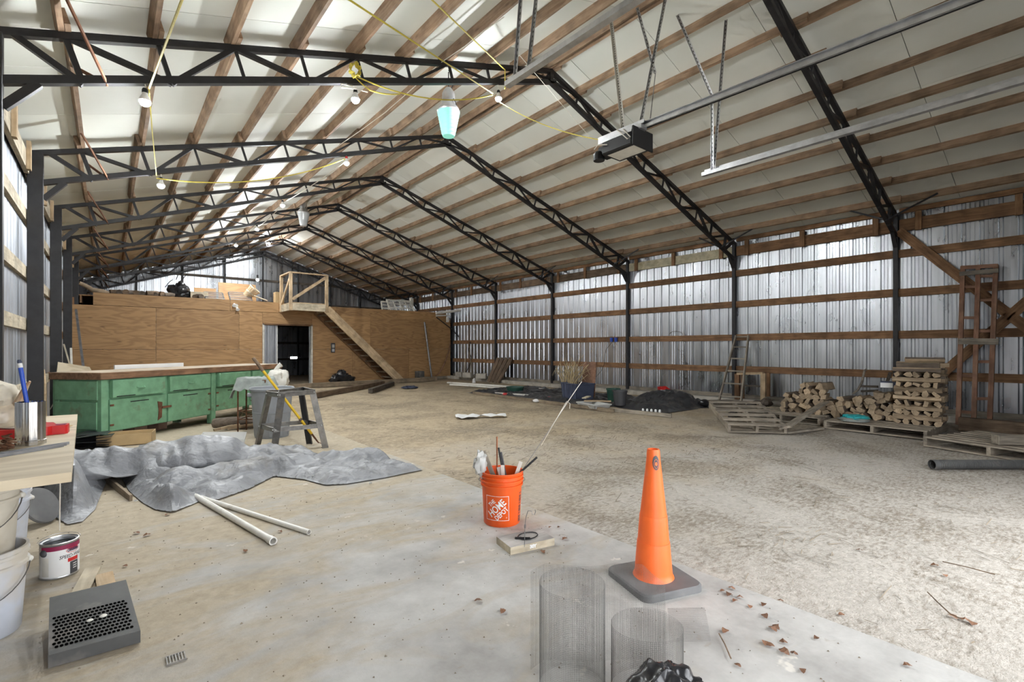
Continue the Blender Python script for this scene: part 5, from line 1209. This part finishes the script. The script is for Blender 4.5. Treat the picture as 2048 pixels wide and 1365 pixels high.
for i, (u0, u1, v) in enumerate(((800, 806, 603), (820, 826, 600))): lbox('post_offcut', u0, v-3, u1, 618, 18.3, .1, 'white_old', 'short white post piece standing behind the white sash' if i == 0 else 'taller white post piece standing behind the white sash', 'post piece')
board('white_rail', onY(806, 605, 18.35), onY(826, 605, 18.35), .05, .05, 'white_old', None, label='white rail piece joining the two short white posts', cat='rail')
# ================================================================ right side: pallets and firewood
def pallet(M, L, W, label, nb=7, mats='w_pallet', grp=None, skip=()):
    """deck boards run along local X, stringers along local Y"""
    t = thing('pallet', label, 'pallet', M=M)
    bw = .1 if nb > 6 else .09
    for i in range(3):
        x = .02+(L-.04)*i/2; MB().box((0, 0, 0), (W, .04, .09)).build('stringer', mats, t, M=M @ T((x, W/2, .062)) @ RZ(math.pi/2).to_4x4())
    for i in range(nb):
        if i in skip: continue
        y = bw/2+(W-bw)*i/(nb-1); MB().box((0, 0, 0), (L, bw*rnd(.9, 1.05), .018)).build('deck_board', mats, t, M=M @ T((L/2+rnd(-.01, .01), y, .117), RZ(rnd(-.01, .01))))
    for i in range(3):
        y = .05+(W-.1)*i/2; MB().box((0, 0, 0), (L, .09, .016)).build('bottom_board', mats, t, M=M @ T((L/2, y, .009)))
    return t
def fm(o, xd, up=(0, 0, 1)):
    x = V(xd).normalized(); z = V(up); z = (z-x*z.dot(x)).normalized(); y = z.cross(x); R = MX((x, y, z)).transposed(); return T(o, R)
# x axis along the front edge (towards smaller Y), y axis towards the wall
pallet(fm((8.62, 2.76, 0), (-.03, -1, 0)), 1.26, 1.2, 'pallet under the square firewood tower and turquoise bag', 9)
pallet(fm((8.85, 4.08, 0), (0, -1, 0)), 1.2, 1.1, 'pallet under the low end of the firewood heap', 7)
pallet(fm((8.02, 1.44, 0), (-.32, -1, 0)), 1.3, 1.25, 'pallet with the square timber lying on top', 8)
fl_, fr_, brr, bll = G(1456, 850, .12), G(1575, 853, .12), G(1643, 813, .3), G(1510, 813, .3)
xd = (fr_-fl_); yd = ((bll-fl_)+(brr-fr_))/2; x_ = xd.normalized(); y_ = (yd-x_*yd.dot(x_)).normalized(); z_ = x_.cross(y_)
Mt = MX.Translation(fl_-z_*.118) @ MX((x_, y_, z_)).transposed().to_4x4()
pallet(Mt, xd.length, min(1.25, yd.length), 'tilted pallet with wide gaps in front of the firewood', 6, 'w_pallet')
board('plank', G(1570, 856, .1), G(1650, 805, .34), .16, .03, 'w_grey', None, (1, -1, .5), label='weathered grey plank leaning across the tilted pallet', cat='plank')
board('plank', G(1575, 866, .02), G(1645, 857, .02), .03, .06, 'w_grey', None, label='narrow grey slat on the ground in front of the tilted pallet', cat='slat')
board('plank', G(1480, 852, .02), G(1568, 860, .02), .03, .07, 'w_pallet', None, label='flat slat on the ground under the edge of the tilted pallet', cat='slat')
board('timber', G(1462, 832, .06), G(1515, 806, .06), .1, .1, 'w_dark', None, label='dark square timber lying beside the tilted pallet', cat='timber')
for i, (u, v) in enumerate(((1532, 806), (1588, 807))): blob(G(u, v, .1), .14, .12, .1, 30+i, .25, 16, 10, 2, .0).build('stump_end', 'w_bark', None, True, label='dark round stump behind the tilted pallet nearer the ladder' if i == 0 else 'dark round stump behind the tilted pallet nearer the firewood', cat='stump')
s0_, s1_ = G(1532, 806, .1), G(1588, 807, .1); board('plank', V((s0_.x, s0_.y, .205)), V((s1_.x, s1_.y, .205))+(s1_-s0_)*.25, .04, .12, 'w_grey', None, label='flat weathered board lying on the stumps behind the pallet', cat='plank'); board('plank', G(1607, 818, .16), G(1655, 810, .2), .03, .1, 'w_grey', None, label='short board lying at the foot of the firewood heap', cat='plank')
# turquoise bag, card box
c = G(1713, 838, .16); t = thing('turquoise_bag', 'turquoise plastic bag lying on the pallet before the firewood', 'bag', c); blob((c.x+.03, c.y+.02, .165), .2, .17, .055, 41, .35, 30, 16, 2, .128, .2).build('bag_body', 'turquoise', t, True); blob((c.x-.08, c.y+.02, .148), .17, .2, .03, 44, .3, 24, 12, 2, .127).build('bag_underside', 'rag', t, True)
# firewood: split billets, each its own
def billet(kind, L):
    key = ('bil', kind, L)
    if key in BC: return BC[key]
    rs = random.Random(kind*13+5); n = rs.choice([4, 5, 5, 6]); a0 = rs.random()*6; pol = []
    for i in range(n):
        a = a0+2*math.pi*(i+rs.uniform(-.25, .25))/n; r = rs.uniform(.75, 1.1)*.06; pol.append((r*math.cos(a)*1.25, r*math.sin(a)*.92))
    mb = MB(); m = 4; vs = []; bend = rs.uniform(-.012, .012)
    for k in range(m):
        x = (k/(m-1)-.5)*L; s_ = 1+rs.uniform(-.06, .06)
        for y, z in pol: vs.append((x, y*s_+bend*math.cos(x/L*3), z*s_+rs.uniform(-.003, .003)))
    bark = rs.sample(range(n), 1 if n < 5 else 2)
    mb.add(vs, [tuple(range(n))[::-1], tuple((m-1)*n+i for i in range(n))], 0)
    for k in range(m-1):
        for i in range(n): mb.f.append((k*n+i, k*n+(i+1) % n, (k+1)*n+(i+1) % n, (k+1)*n+i)); mb.mi.append(1 if i in bark else 0)
    BC[key] = mb.mesh('split_log', ['w_split', 'w_bark']); return BC[key]
RX = MX(((1, 0, 0), (0, 1, 0), (0, 0, 1)))
def put(kind, L, p, rz, roll, label, group, sc=1.):
    R = RZ(rz) @ MX.Rotation(roll, 3, 'X'); M = T(p, R) @ MX.Diagonal((1, sc, sc, 1)); return link('split_log', billet(kind, L), None, M, label, 'firewood', group)
rw = random.Random(3)
zb = .128; lay = .0695; TY0, TY1 = 1.44, 1.99; xf = 9.12
for k in range(12):
    z = zb+lay*(k+.5)
    if k % 2 == 1:
        for i in range(4): put(rw.randrange(8), .56, (xf+.06+.12*i, (TY0+TY1)/2+rw.uniform(-.02, .02), z), math.pi/2+rw.uniform(-.06, .06), rw.uniform(0, 6), 'split log laid lengthwise in the square firewood tower', 'long split logs of the firewood tower', rw.uniform(.7, .82))
    else:
        for i in range(5): put(rw.randrange(8), .46, (xf+.23+rw.uniform(-.03, .03), TY0+.05+.112*i+rw.uniform(-.01, .01), z), rw.uniform(-.05, .05), rw.uniform(0, 6), 'split log laid end-on in the square firewood tower', 'end-on split logs of the firewood tower', rw.uniform(.72, .86))
z = zb+lay*12
put(2, .5, (xf+.1, 1.72, z+.04), math.pi/2, 1., 'long split log lying crosswise on top of the firewood tower', None, .8); put(5, .4, (xf+.3, 1.6, z+.04), math.pi/2+.2, 2., 'shorter split log on top of the firewood tower', None, .7)
put(3, .45, (xf+.2, 1.66, z+.115), math.pi/2+.3, .4, 'topmost rough log crowning the firewood tower', None, .8)
# heap: height profile along Y
def hh(y):
    if y > 3.55: return 0
    return [(.33 if y < 2.35 else .40), .33][y > 2.6] if y < 2.85 else (.27+.2*math.sin((y-2.85)/.7*math.pi) if y < 3.55 else 0)
for r_ in range(6):
    y = 2.06+(.05 if r_ % 2 else 0)
    while y < 3.62:
        zc = zb+.045+.082*r_
        top = .42 if y < 2.35 else (.34 if y < 2.75 else (.28 if y < 2.95 else .47 if y < 3.4 else .3))
        if zc < zb+top: put(rw.randrange(8), .42, (9.42+rw.uniform(-.07, .07)+.02*r_-(.0 if y < 2.75 else -.02), y+rw.uniform(-.015, .015), zc+rw.uniform(-.008, .008)), rw.uniform(-.22, .22), rw.uniform(0, 6), 'split log stacked end-on in the low firewood heap', 'split logs of the low firewood heap', rw.uniform(.95, 1.12))
        y += rw.uniform(.098, .118)
c = onX(1774, 770, 9.35); t = thing('carton', 'blue carton with a white label on the firewood heap', 'box', (c.x, c.y, c.z-.05)); Rb = RZ(.25)
MB().box((0, 0, 0), (.14, .2, .1), ch=.004).build('carton_body', 'blue_dark', t, M=T(c+V((.07, 0, 0)), Rb)); cbd = CH[t][-1]; MB().box((0, 0, 0), (.004, .155, .075)).build('carton_label', 'white', cbd, M=T(c+V((-.005, .005, -.008)), Rb))
pts = [onX(u, v, 10.2) for u, v in ((1706, 788), (1716, 780), (1724, 765), (1729, 742))]; MB().tube(pts+[pts[-1]+V((.1, 0, .02))], .018, 8).build('scythe_handle', 'w_grey', None, True, label='curved scythe handle standing behind the firewood heap', cat='scythe handle')
for v0, v1 in ((773, 774), (783, 782)): board('bracket_bar', onX(1722, v0, 10.9), onX(1756, v1, 10.9), .04, .03, 'w_dark', None, label='upper dark bar behind the firewood heap' if v0 == 773 else 'lower dark bar behind the firewood heap', cat='bar')
a = onX(1780, 735, 10.8); MB().bar(onX(1781, 745, 10.9), onX(1773, 768, 10.9), .05, .03).build('dark_stake', 'w_dark', None, label='dark stake behind the blue carton', cat='stake')
# timbers and pipe
board('timber', (7.95, .78, .19), (8.75, -.1, .19), .11, .11, 'w_grey', None, label='square timber lying on the pallet nearest the black pipe', cat='timber', ch=.005)
board('timber', (9.95, 1.36, .11), (9.75, -.6, .11), .2, .12, 'w_brown', None, label='thick brown beam lying on the ground under the tall ladder', cat='beam', ch=.006)
a = V((6.55, 1.1, .05)); d = V((7.35, .45, .05))-a; d.normalize(); n_ = 90; mb = MB(); R = axes(d, (0, 0, 1)); Mx = MX((R.col[1], R.col[2], R.col[0])).transposed()
prof = []
for i in range(n_): prof += [(.042, i*.018), (.048, i*.018+.004), (.048, i*.018+.010), (.042, i*.018+.014)]
t = thing('drain_pipe', 'black corrugated drain pipe lying on the dirt', 'pipe', a-V((0, 0, .06))); mb.lathe(prof+[(.039, n_*.018), (.039, 0), (.042, 0)], 20, a, Mx).build('pipe_wall', 'black_plastic', t, True); MB().lathe([(.045, 0), (.05, 0), (.05, .06), (.045, .06)], 20, a-d*.01, Mx).build('end_collar', 'black_plastic', t, True)
# ladders
def ladder(name, A0, A1, B0, B1, rungs, wd, mat, label, rmat=None):
    t = thing(name, label, 'ladder', (A0+B0)/2); n = (A1-A0).cross(B0-A0)
    for p, q in ((A0, A1), (B0, B1)): board('side_rail', p, q, wd, .03, mat, t, n)
    for f in rungs: board('rung', A0.lerp(A1, f), B0.lerp(B1, f), .03, .025, rmat or mat, t, (0, 0, 1))
    return t
ladder('ladder', V((10.5, 5.45, .0)), onX(1472, 672, 11.27), V((10.55, 4.97, .0)), onX(1497, 672, 11.27), (.12, .3, .48, .66, .83, .985), .07, 'w_grey', 'weathered straight ladder leaning beside the steel column')
# tall double ladder by the right edge
t = thing('tall_ladder', 'tall reddish wooden extension ladder leaning on the right wall', 'ladder', (10.7, 1.3, 0))
XB, XTp = 10.75, 11.22
def lx(u, v): # on the slanted plane of the ladder
    f = (832-v)/(832-532); return onX(u, v, XB+(XTp-XB)*f)
for (u0, v0), (u1, v1) in (((1917, 828), (1926, 534)), ((1948, 832), (1957, 532)), ((1980, 830), (1992, 530))):
    a, b = lx(u0, v0), lx(u1, v1); a = b+(a-b)*((b.z-.0)/(b.z-a.z)); board('side_rail', a, b, .08, .06, 'w_red', t, (1, 0, 0))
for (u0, v0), (u1, v1) in (((1924, 574), (1953, 574)), ((1922, 636), (1951, 636)), ((1919, 752), (1948, 752)), ((1957, 601), (1988, 600)), ((1956, 553), (1989, 552)), ((1955, 663), (1986, 662)), ((1953, 724), (1985, 724)), ((1950, 798), (1982, 798)), ((1918, 824), (1948, 826))):
    board('rung', lx(u0, v0), lx(u1, v1), .045, .03, 'w_red', t)
board('top_bar', lx(1922, 536)-V((.03, 0, 0)), lx(1996, 532)-V((.03, 0, 0)), .06, .03, 'w_red', t); board('tie_board', lx(1920, 549)-V((.05, 0, 0)), lx(1998, 542)-V((.05, 0, 0)), .07, .03, 'w_grey', t); board('tie_board', lx(1918, 683)-V((.05, 0, 0)), lx(1998, 684)-V((.05, 0, 0)), .1, .03, 'w_grey', t)
# small wooden trestle behind the straight ladder
t = thing('trestle', 'small tan wooden trestle standing behind the straight ladder', 'trestle', (11.0, 4.8, 0)); q0, q1 = onX(1475, 748, 10.95), onX(1527, 747, 10.95)
for p, m in ((q0, 'w_girt'), (q1, 'w_new')): board('post', (p.x, p.y, .1), p, .1, .08, m, t, (0, 1, 0)); board('post', (p.x+.25, p.y, .1), p+V((.25, 0, 0)), .06, .05, 'w_girt', t, (0, 1, 0))
board('top_rail', q0, q1, .05, .1, 'w_new', t); board('lower_rail', V((q0.x, q0.y, .42)), V((q1.x, q1.y, .42)), .04, .03, 'w_dark', t)
c = V((9.9, 5.3, .05)); MB().tube([c+V((-.3, .5, .0)), c+V((0, .2, .03)), c+V((.3, -.2, .05)), c+V((.5, -.5, .03))], [.03, .05, .05, .03], 8).build('fallen_branch', 'w_dark', None, True, label='dark crooked branch on the ground under the straight ladder', cat='branch')
blob(c+V((-.1, .1, .03)), .1, .1, .08, 51, .3, 16, 10, 2, 0).build('black_ball', 'bag_black', None, True, label='small black lump lying by the crooked branch', cat='lump')
# ================================================================ garden junk along the right wall
def field(name, outline, hf, st, mat, label, cat):
    x0, x1, y0, y1 = outline
    def fn(u, v):
        x, y = x0+(x1-x0)*u, y0+(y1-y0)*v; e = min(u, 1-u)*(x1-x0), min(v, 1-v)*(y1-y0); w_ = min(e)+.12*NZ.noise(V((x*2, y*2, 3))); f = sm(0, .3, w_)
        ox = .25*NZ.noise(V((y*1.1, 3, 1)))*(1 if u > .02 else 1.0); oy = .3*NZ.noise(V((x*1.3, 7, 1)))
        return V((x+ox, y+oy, -.01+.025*f+f*hf(x, y)))
    return MB().grid(fn, int((x1-x0)/st), int((y1-y0)/st)).build(name, mat, None, True, label=label, cat=cat)
def fab(x, y): return max(0, .05*rid(x, y, 2.2, 3)+.04*rid(x, y*1.5, 5, 7)+.02*rid(x, y, 11, 1))
field('landscape_fabric', (7.9, 10.5, 7.2, 11.6), lambda x, y: fab(x, y), .05, 'tarp_black', 'flat black landscape fabric with litter beside the edging board', 'ground fabric')
field('landscape_fabric', (8.3, 10.6, 5.35, 7.0), lambda x, y: fab(x, y)*1.3+.22*max(0, 1-((x-9.6)/.8)**2-((y-6.2)/.75)**2), .045, 'tarp_black', 'heaped black landscape fabric between the pots and the ladder', 'ground fabric')
board('edging_board', (7.72, 11.0, .03), (7.6, 6.05, .03), .07, .035, 'w_beam', None, label='long edging board beside the black fabric', cat='board'); board('edging_board', (7.68, 6.25, .03), (7.85, 4.95, .03), .07, .04, 'w_grey', None, label='shorter edging board in line with the long one', cat='board')
def pot(c, r0, r1, h, mat, label):
    t = thing('plant_pot', label, 'plant pot', c); MB().lathe([(0, .01), (r0, 0), (r1, h-.03), (r1+.012, h-.03), (r1+.012, h), (r1-.004, h), (r0-.01, .02), (0, .02)], 24, V(c)).build('pot_wall', mat, t, True); MB().lathe([(0, h*.8), (r1*.96, h*.8)], 20, V(c)).build('soil', 'tarp_black', t); return t
pot(G(1221, 804, .03)+V((.1, 0, 0)), .12, .155, .3, 'green_dark', 'dark green plant pot on the black fabric'); pot(G(1240, 811, .03)+V((.0, 0, 0)), .12, .15, .32, 'charcoal', 'black plant pot standing beside the green pot'); pot(G(1030, 786, .02), .2, .24, .17, 'green_dark', 'low dark green tub among the white pipes')
# tote with dried reeds
c = G(1155, 800, .03); e1 = V((-.25, -.97, 0)); e2 = V((.97, -.25, 0))
def tote(c, a, b, h, mat, label, tilt=0.): 
    P4 = [c-e1*a/2-e2*b/2, c+e1*a/2-e2*b/2, c+e1*a/2+e2*b/2, c-e1*a/2+e2*b/2]; t = openbox('storage_tote', P4, c.z, h, .012, mat, label, 'storage tote', .12)
    P5 = [c+(p-c)*1.13 for p in P4]; MB().tube([V((p.x, p.y, h)) for p in P5], .015, 6, True).build('rim', mat, t)
    for i in range(5):
        q = P4[0].lerp(P4[1], (i+.5)/5); q2 = c+(q-c)*1.12; MB().bar(V((q.x, q.y, c.z+.02)), V((q2.x, q2.y, h)), .03, .02).build('wall_rib', mat, t)
    return t
tote(c, .62, .45, .42, 'blue_dark', 'dark blue plastic tote holding dried reeds'); tote(G(1187, 815, .02), .6, .35, .1, 'clear', 'shallow clear plastic lid tray beside the blue tote')
rr_ = random.Random(9); mb = MB(); t = thing('dried_reeds', 'bunch of dried tan reeds standing in the blue tote', 'dried plant', c+V((.1, .35, .1)))
b0 = c+V((.1, .35, .1))
for i in range(60):
    o = V((rr_.uniform(-.12, .12), rr_.uniform(-.15, .15), 0)); h = rr_.uniform(.6, 1.05); l = V((rr_.uniform(-.3, .3), rr_.uniform(-.35, .35), 0)); k_ = rr_.random() < .4
    mb = MB(); mb.tube([b0+o, b0+o+l*.3+V((0, 0, h*.5)), b0+o+l*.8+V((0, 0, h*.8)), b0+o+l*1.2+V((0, 0, h*(.55 if k_ else .95)))], [.009, .008, .006, .003], 4).build('reed_stem', 'reed', t)
MB().box((0, 0, 0), (.03, .4, .85)).build('brown_board', 'w_red', None, M=T(c+V((.35, -.05, .47)), MX.Rotation(.08, 3, 'Y')), label='narrow brown board standing behind the blue tote', cat='board')
board('plank', G(1168, 802, .12), G(1222, 803, .12), .02, .14, 'w_new', None, label='tan plank lying across between the tote and the pots', cat='plank'); board('plank', G(1168, 797, .16), G(1178, 793, .18), .02, .1, 'w_pale', None, label='small pale board end on the tan plank', cat='board')
for i in range(5): p = G(1286+8.4*i, 821+.6*i, .05); MB().lathe([(0, 0), (.02, 0), (.024, .035), (.018, .06), (0, .07)], 10, p-V((0, 0, .03))).build('white_cup', 'white', None, True, label='small white cup in the row before the fabric heap', cat='cup', group='row of small white cups')
board('green_strip', G(1282, 824, .02), G(1328, 828, .02), .02, .1, 'green_dark', None, label='dark green strip under the row of white cups', cat='strip')
c = onX(1327, 783, 11.1); blob((c.x, c.y, .15), .13, .16, .12, 60, .45, 16, 10, 2.5).build('red_rag', 'red', None, True, label='small red and white rag on the concrete curb', cat='rag')
for a, b, r, lb in ((G(895, 766, .03), G(1108, 781, .03), .035, 'long white pipe lying along the curb nearest the wall'), (G(900, 770, .03), G(1000, 777, .03), .03, 'shorter white pipe lying beside the long white pipe')): MB().tube([a, a.lerp(b, .5)+V((0, 0, .01)), b], r, 8).build('white_pipe', 'pvc', None, True, label=lb, cat='pipe')
board('white_board', G(992, 786, .05), G(1090, 793, .05), .03, .1, 'white_old', None, label='white painted board on the black fabric', cat='board')
for i, (u, v, m, lb) in enumerate(((1072, 802, 'white', 'small white package on the black fabric'), (1010, 789, 'red', 'small red scrap by the white board'), (1098, 797, 'red', 'small red scrap beside the fabric edge'), (948, 764, 'white', 'white jug standing by the white pipes'))): blob(G(u, v, .04), .07, .06, .04 if i < 3 else .12, 70+i, .4, 12, 8, 3, 0).build('litter_piece', m, None, True, label=lb, cat='litter')
# leaning plank panel against the wall
A0, A1 = V((10.95, TY(4)+.08, 0)), onX(993, 716, 11.25); B0_, B1 = V((10.9, TY(4)-.75, 0)), onX(1027, 717, 11.25)
t = thing('leaning_planks', 'panel of four weathered brown planks leaning on the right wall', 'wood panel', (A0+B0_)/2); n = (A1-A0).cross(B0_-A0)
for i in range(4): a0, a1 = A0.lerp(B0_, (i+.5)/4), A1.lerp(B1, (i+.5)/4); board('plank', a0, a1, (A0-B0_).length/4-.015, .025, 'w_brown', t, (A0-B0_))
for f in (.25, .75): board('batten', A0.lerp(A1, f)-n.normalized()*.0+V((.03, 0, 0)), B0_.lerp(B1, f)+V((.03, 0, 0)), .08, .02, 'w_brown', t)
for i, (u, v) in enumerate(((922, 752), (938, 752), (965, 748))): p = onX(u, v, 10.9); MB().box((0, 0, 0), (.2, .4, .2), ch=.01).build('concrete_block', 'curb', None, M=T((10.85, p.y, .2 if i < 2 else .2), RZ(.3*i)), label=['grey concrete block on the curb nearest the partition', 'tilted grey concrete block second from the partition', 'grey concrete block beside the leaning plank panel'][i], cat='concrete block')
for i, u in enumerate((1223, 1232)): p = onX(u, 680, XR-.1); MB().lathe([(0, 0), (.04, 0), (.05, .12), (.045, .12), (.035, .01)], 14, p-V((0, 0, .06))).build('blue_cup', 'blue', None, True, label='blue cup on the wall girt nearer the column' if i else 'blue cup on the wall girt farther from the column', cat='cup')
MB().tube([onX(u, v, XR-.08) for u, v in ((1224, 685), (1212, 700), (1208, 730), (1203, 742), (1185, 762), (1180, 775))], .006, 5).build('hanging_wire', 'black', None, True, label='thin black wire hanging down from the blue cups', cat='wire')
# white cloth strip on the dirt
a, b = G(910, 836), G(1012, 833); t_ = (b-a)
def cl(u, v): p = a+t_*u; w_ = .18*(1-.6*u)*(1+.4*math.sin(u*9)); q = p+V((t_.y, -t_.x, 0)).normalized()*(v-.5)*w_*2; return V((q.x, q.y, .012+.05*abs(math.sin(u*11+v*2))*(1-abs(v-.5))+.015*NZ.noise(V((u*9, v*5, 0)))))
MB().grid(cl, 40, 8).build('white_cloth', 'white', None, True, label='crumpled white plastic strip lying on the dirt', cat='plastic strip')

# long-handled tools and a hose by the far corner of the right wall
for i, (u0, v0, u1, v1, m, lb) in enumerate(((931, 690, 929, 764, 'w_pale', 'pale tool handle leaning on the wall nearest the partition column'), (938, 686, 944, 765, 'w_beam', 'brown tool handle leaning on the wall beside the pale one'))):
    a, b = onX(u0, v0, XR-.06), onX(u1, v1, 10.95); b.z = .1; MB().tube([b, a], .017, 8).build('tool_handle', m, None, True, label=lb, cat='tool handle')
MB().tube([onX(u, v, XR-.1) for u, v in ((941, 684), (937, 700), (943, 716), (938, 735), (930, 748), (925, 758))], .016, 6).build('hanging_hose', 'black', None, True, label='dark hose hanging on the far right wall beside the tool handles', cat='hose')
MB().tube([onX(1352+14*math.cos(a), 671-8*math.sin(a), XR-.06) for a in [math.pi*i/10 for i in range(11)]], .007, 5).build('wire_hoop', 'w_grey', None, True, label='bent wire hoop hanging on the right wall girt between two columns', cat='wire')
# rag and cord hung on the left wall girt
c = V((XL+.07, 5.15, 2.86)); t = thing('hung_rag', 'knotted tan rag and cord hung on the left wall girt', 'rag', c)
blob(c, .03, .16, .05, 81, .4, 18, 10, 2.5).build('rag_body', 'canvas', t, True)
MB().tube([c+V((.02, -.25, .02)), c+V((.03, -.05, -.06)), c+V((.03, .15, -.02)), c+V((.02, .3, .03))], .01, 6).build('cord_loop', 'string', t, True)
# ================================================================ litter on the ground
rl = random.Random(21)
mb = MB(); cnt = 0
clumps = [(rl.uniform(2.8, 9.5), rl.uniform(.2, 13), rl.uniform(.15, .7)) for _ in range(70)]+[(4.6, 3.9, .8), (4.2, 4.3, .6), (5.6, 3.5, .9), (6.6, 3.2, .8), (6.2, 2.2, .8), (5.2, 5.2, .8), (7.2, 2.6, .8), (4.9, 4.6, .5), (5.4, 2.9, .6)]
for i in range(4300):
    if i < 1300: x, y = rl.uniform(2.65, 10.6), rl.uniform(-.5, 14)
    else:
        c = clumps[i % len(clumps)] if i < 3400 else clumps[70+i % 9]; x, y = c[0]+rl.gauss(0, c[2]), c[1]+rl.gauss(0, c[2]*.6)
    if not (2.65 < x < 7.5 and -.6 < y < 12.2) or (x > 6.3 and y < 1.3) or (x > 6.7 and y < 4.0): continue
    L = rl.uniform(.01, .045) if rl.random() < .9 else rl.uniform(.05, .13); a = rl.gauss(.6, .8); w_ = rl.uniform(.001, .0026); d = V((math.cos(a), math.sin(a), 0)); s_ = V((-d.y, d.x, 0)); z = gz(x, y)+.004
    p = V((x, y, z)); mb.add([p-d*L-s_*w_, p+d*L-s_*w_+V((0, 0, .004)), p+d*L*.9+s_*w_+V((0, 0, .006)), p-d*L+s_*w_+V((0, 0, .003))], [(0, 1, 2, 3)])
mb.build('straw_litter', 'straw', None, False, label='scattered dry straw and twigs over the dirt floor', cat='straw', kind='stuff')
mb = MB()
for i in range(1500):
    x, y = rl.uniform(-.7, 2.5), rl.uniform(.3, 7.5) ; r = rl.uniform(.0015, .006)*(1.4 if rl.random() < .1 else 1); p = V((x, y, .001)); a = rl.uniform(0, 6)
    mb.add([p+V((r*math.cos(a), r*math.sin(a), 0)), p+V((r*math.cos(a+2.1), r*math.sin(a+2.1), 0)), p+V((r*math.cos(a+4.2), r*math.sin(a+4.2), 0)), p+V((0, 0, r*.8))], [(0, 1, 3), (1, 2, 3), (2, 0, 3)])
mb.build('grit', 'straw', None, False, label='fine dark grit scattered on the concrete slab', cat='grit', kind='stuff')
def leafmesh(s):
    r = random.Random(s); mb = MB(); n = 7; vs = []
    for i in range(n):
        u = i/(n-1); w_ = math.sin(math.pi*min(1, u*1.02))**.8*.32*(1+r.uniform(-.25, .25)); c = .25*math.sin(u*3)*r.uniform(.3, 1)
        vs += [(u-.5, -w_, c+.12*w_), (u-.5, 0, c), (u-.5, w_, c+.16*w_)]
    return mb.add(vs, [q for i in range(n-1) for q in ((3*i, 3*i+3, 3*i+4, 3*i+1), (3*i+1, 3*i+4, 3*i+5, 3*i+2))]).mesh('dead_leaf', 'leaf', True)
LM = [leafmesh(s) for s in range(5)]
LP = [(1445, 1185), (1457, 1192), (1470, 1205), (1463, 1180), (1480, 1198), (1500, 1217), (1528, 1213), (1530, 1236), (1545, 1262), (1567, 1288), (1540, 1295), (1530, 1290), (1568, 1308), (1588, 1311), (1552, 1258), (1475, 1335), (1606, 1346), (1450, 1266), (1561, 1200), (1633, 1280), (1683, 1228), (1870, 1130), (1905, 1232), (1930, 1240), (1945, 1246), (957, 1205), (1006, 1226), (1130, 1081), (1100, 1057), (1118, 1057), (335, 1032), (294, 1073), (273, 1069), (490, 1105), (560, 1066), (250, 1135), (1085, 1107), (1815, 1335), (1720, 1100), (1890, 1150)]
NMS = ['by the cone base', 'on the bright slab corner', 'on the dirt']
for i, (u, v) in enumerate(LP):
    p = G(u, v); s_ = rl.uniform(.028, .05); onslab = p.x < SLX
    lab = 'curled brown dead leaf in the drift on the slab edge beside the cone' if u < 1620 and u > 1430 else ('curled brown dead leaf lying on the bare dirt' if not onslab else 'curled brown dead leaf lying alone on the concrete slab')
    link('dead_leaf', LM[i % 5], None, T((p.x, p.y, (0 if onslab else gz(p.x, p.y))+.006), RZ(rl.uniform(0, 6)) @ MX.Rotation(rl.uniform(-.25, .25), 3, 'X')) @ MX.Diagonal((s_, s_, s_, 1)), lab, 'leaf', {'t': 'leaves in the drift by the cone', 'd': 'leaves on the bare dirt', 's': 'single leaves on the slab'}['t' if 'drift' in lab else ('d' if 'dirt' in lab else 's')])
for i, (pts, lb) in enumerate((([(1855, 1185), (1875, 1205), (1900, 1228), (1925, 1240)], 'thin curved twig on the bright dirt beyond the slab edge'), ([(1438, 1268), (1450, 1290), (1462, 1318)], 'thin twig on the slab behind the black bag'), ([(1885, 1124), (1935, 1135), (1990, 1150)], 'long grey straw stalk lying on the dirt'))):
    MB().tube([G(u, v, .012) for u, v in pts], .003, 5).build('twig', 'w_brown', None, True, label=lb, cat='twig')
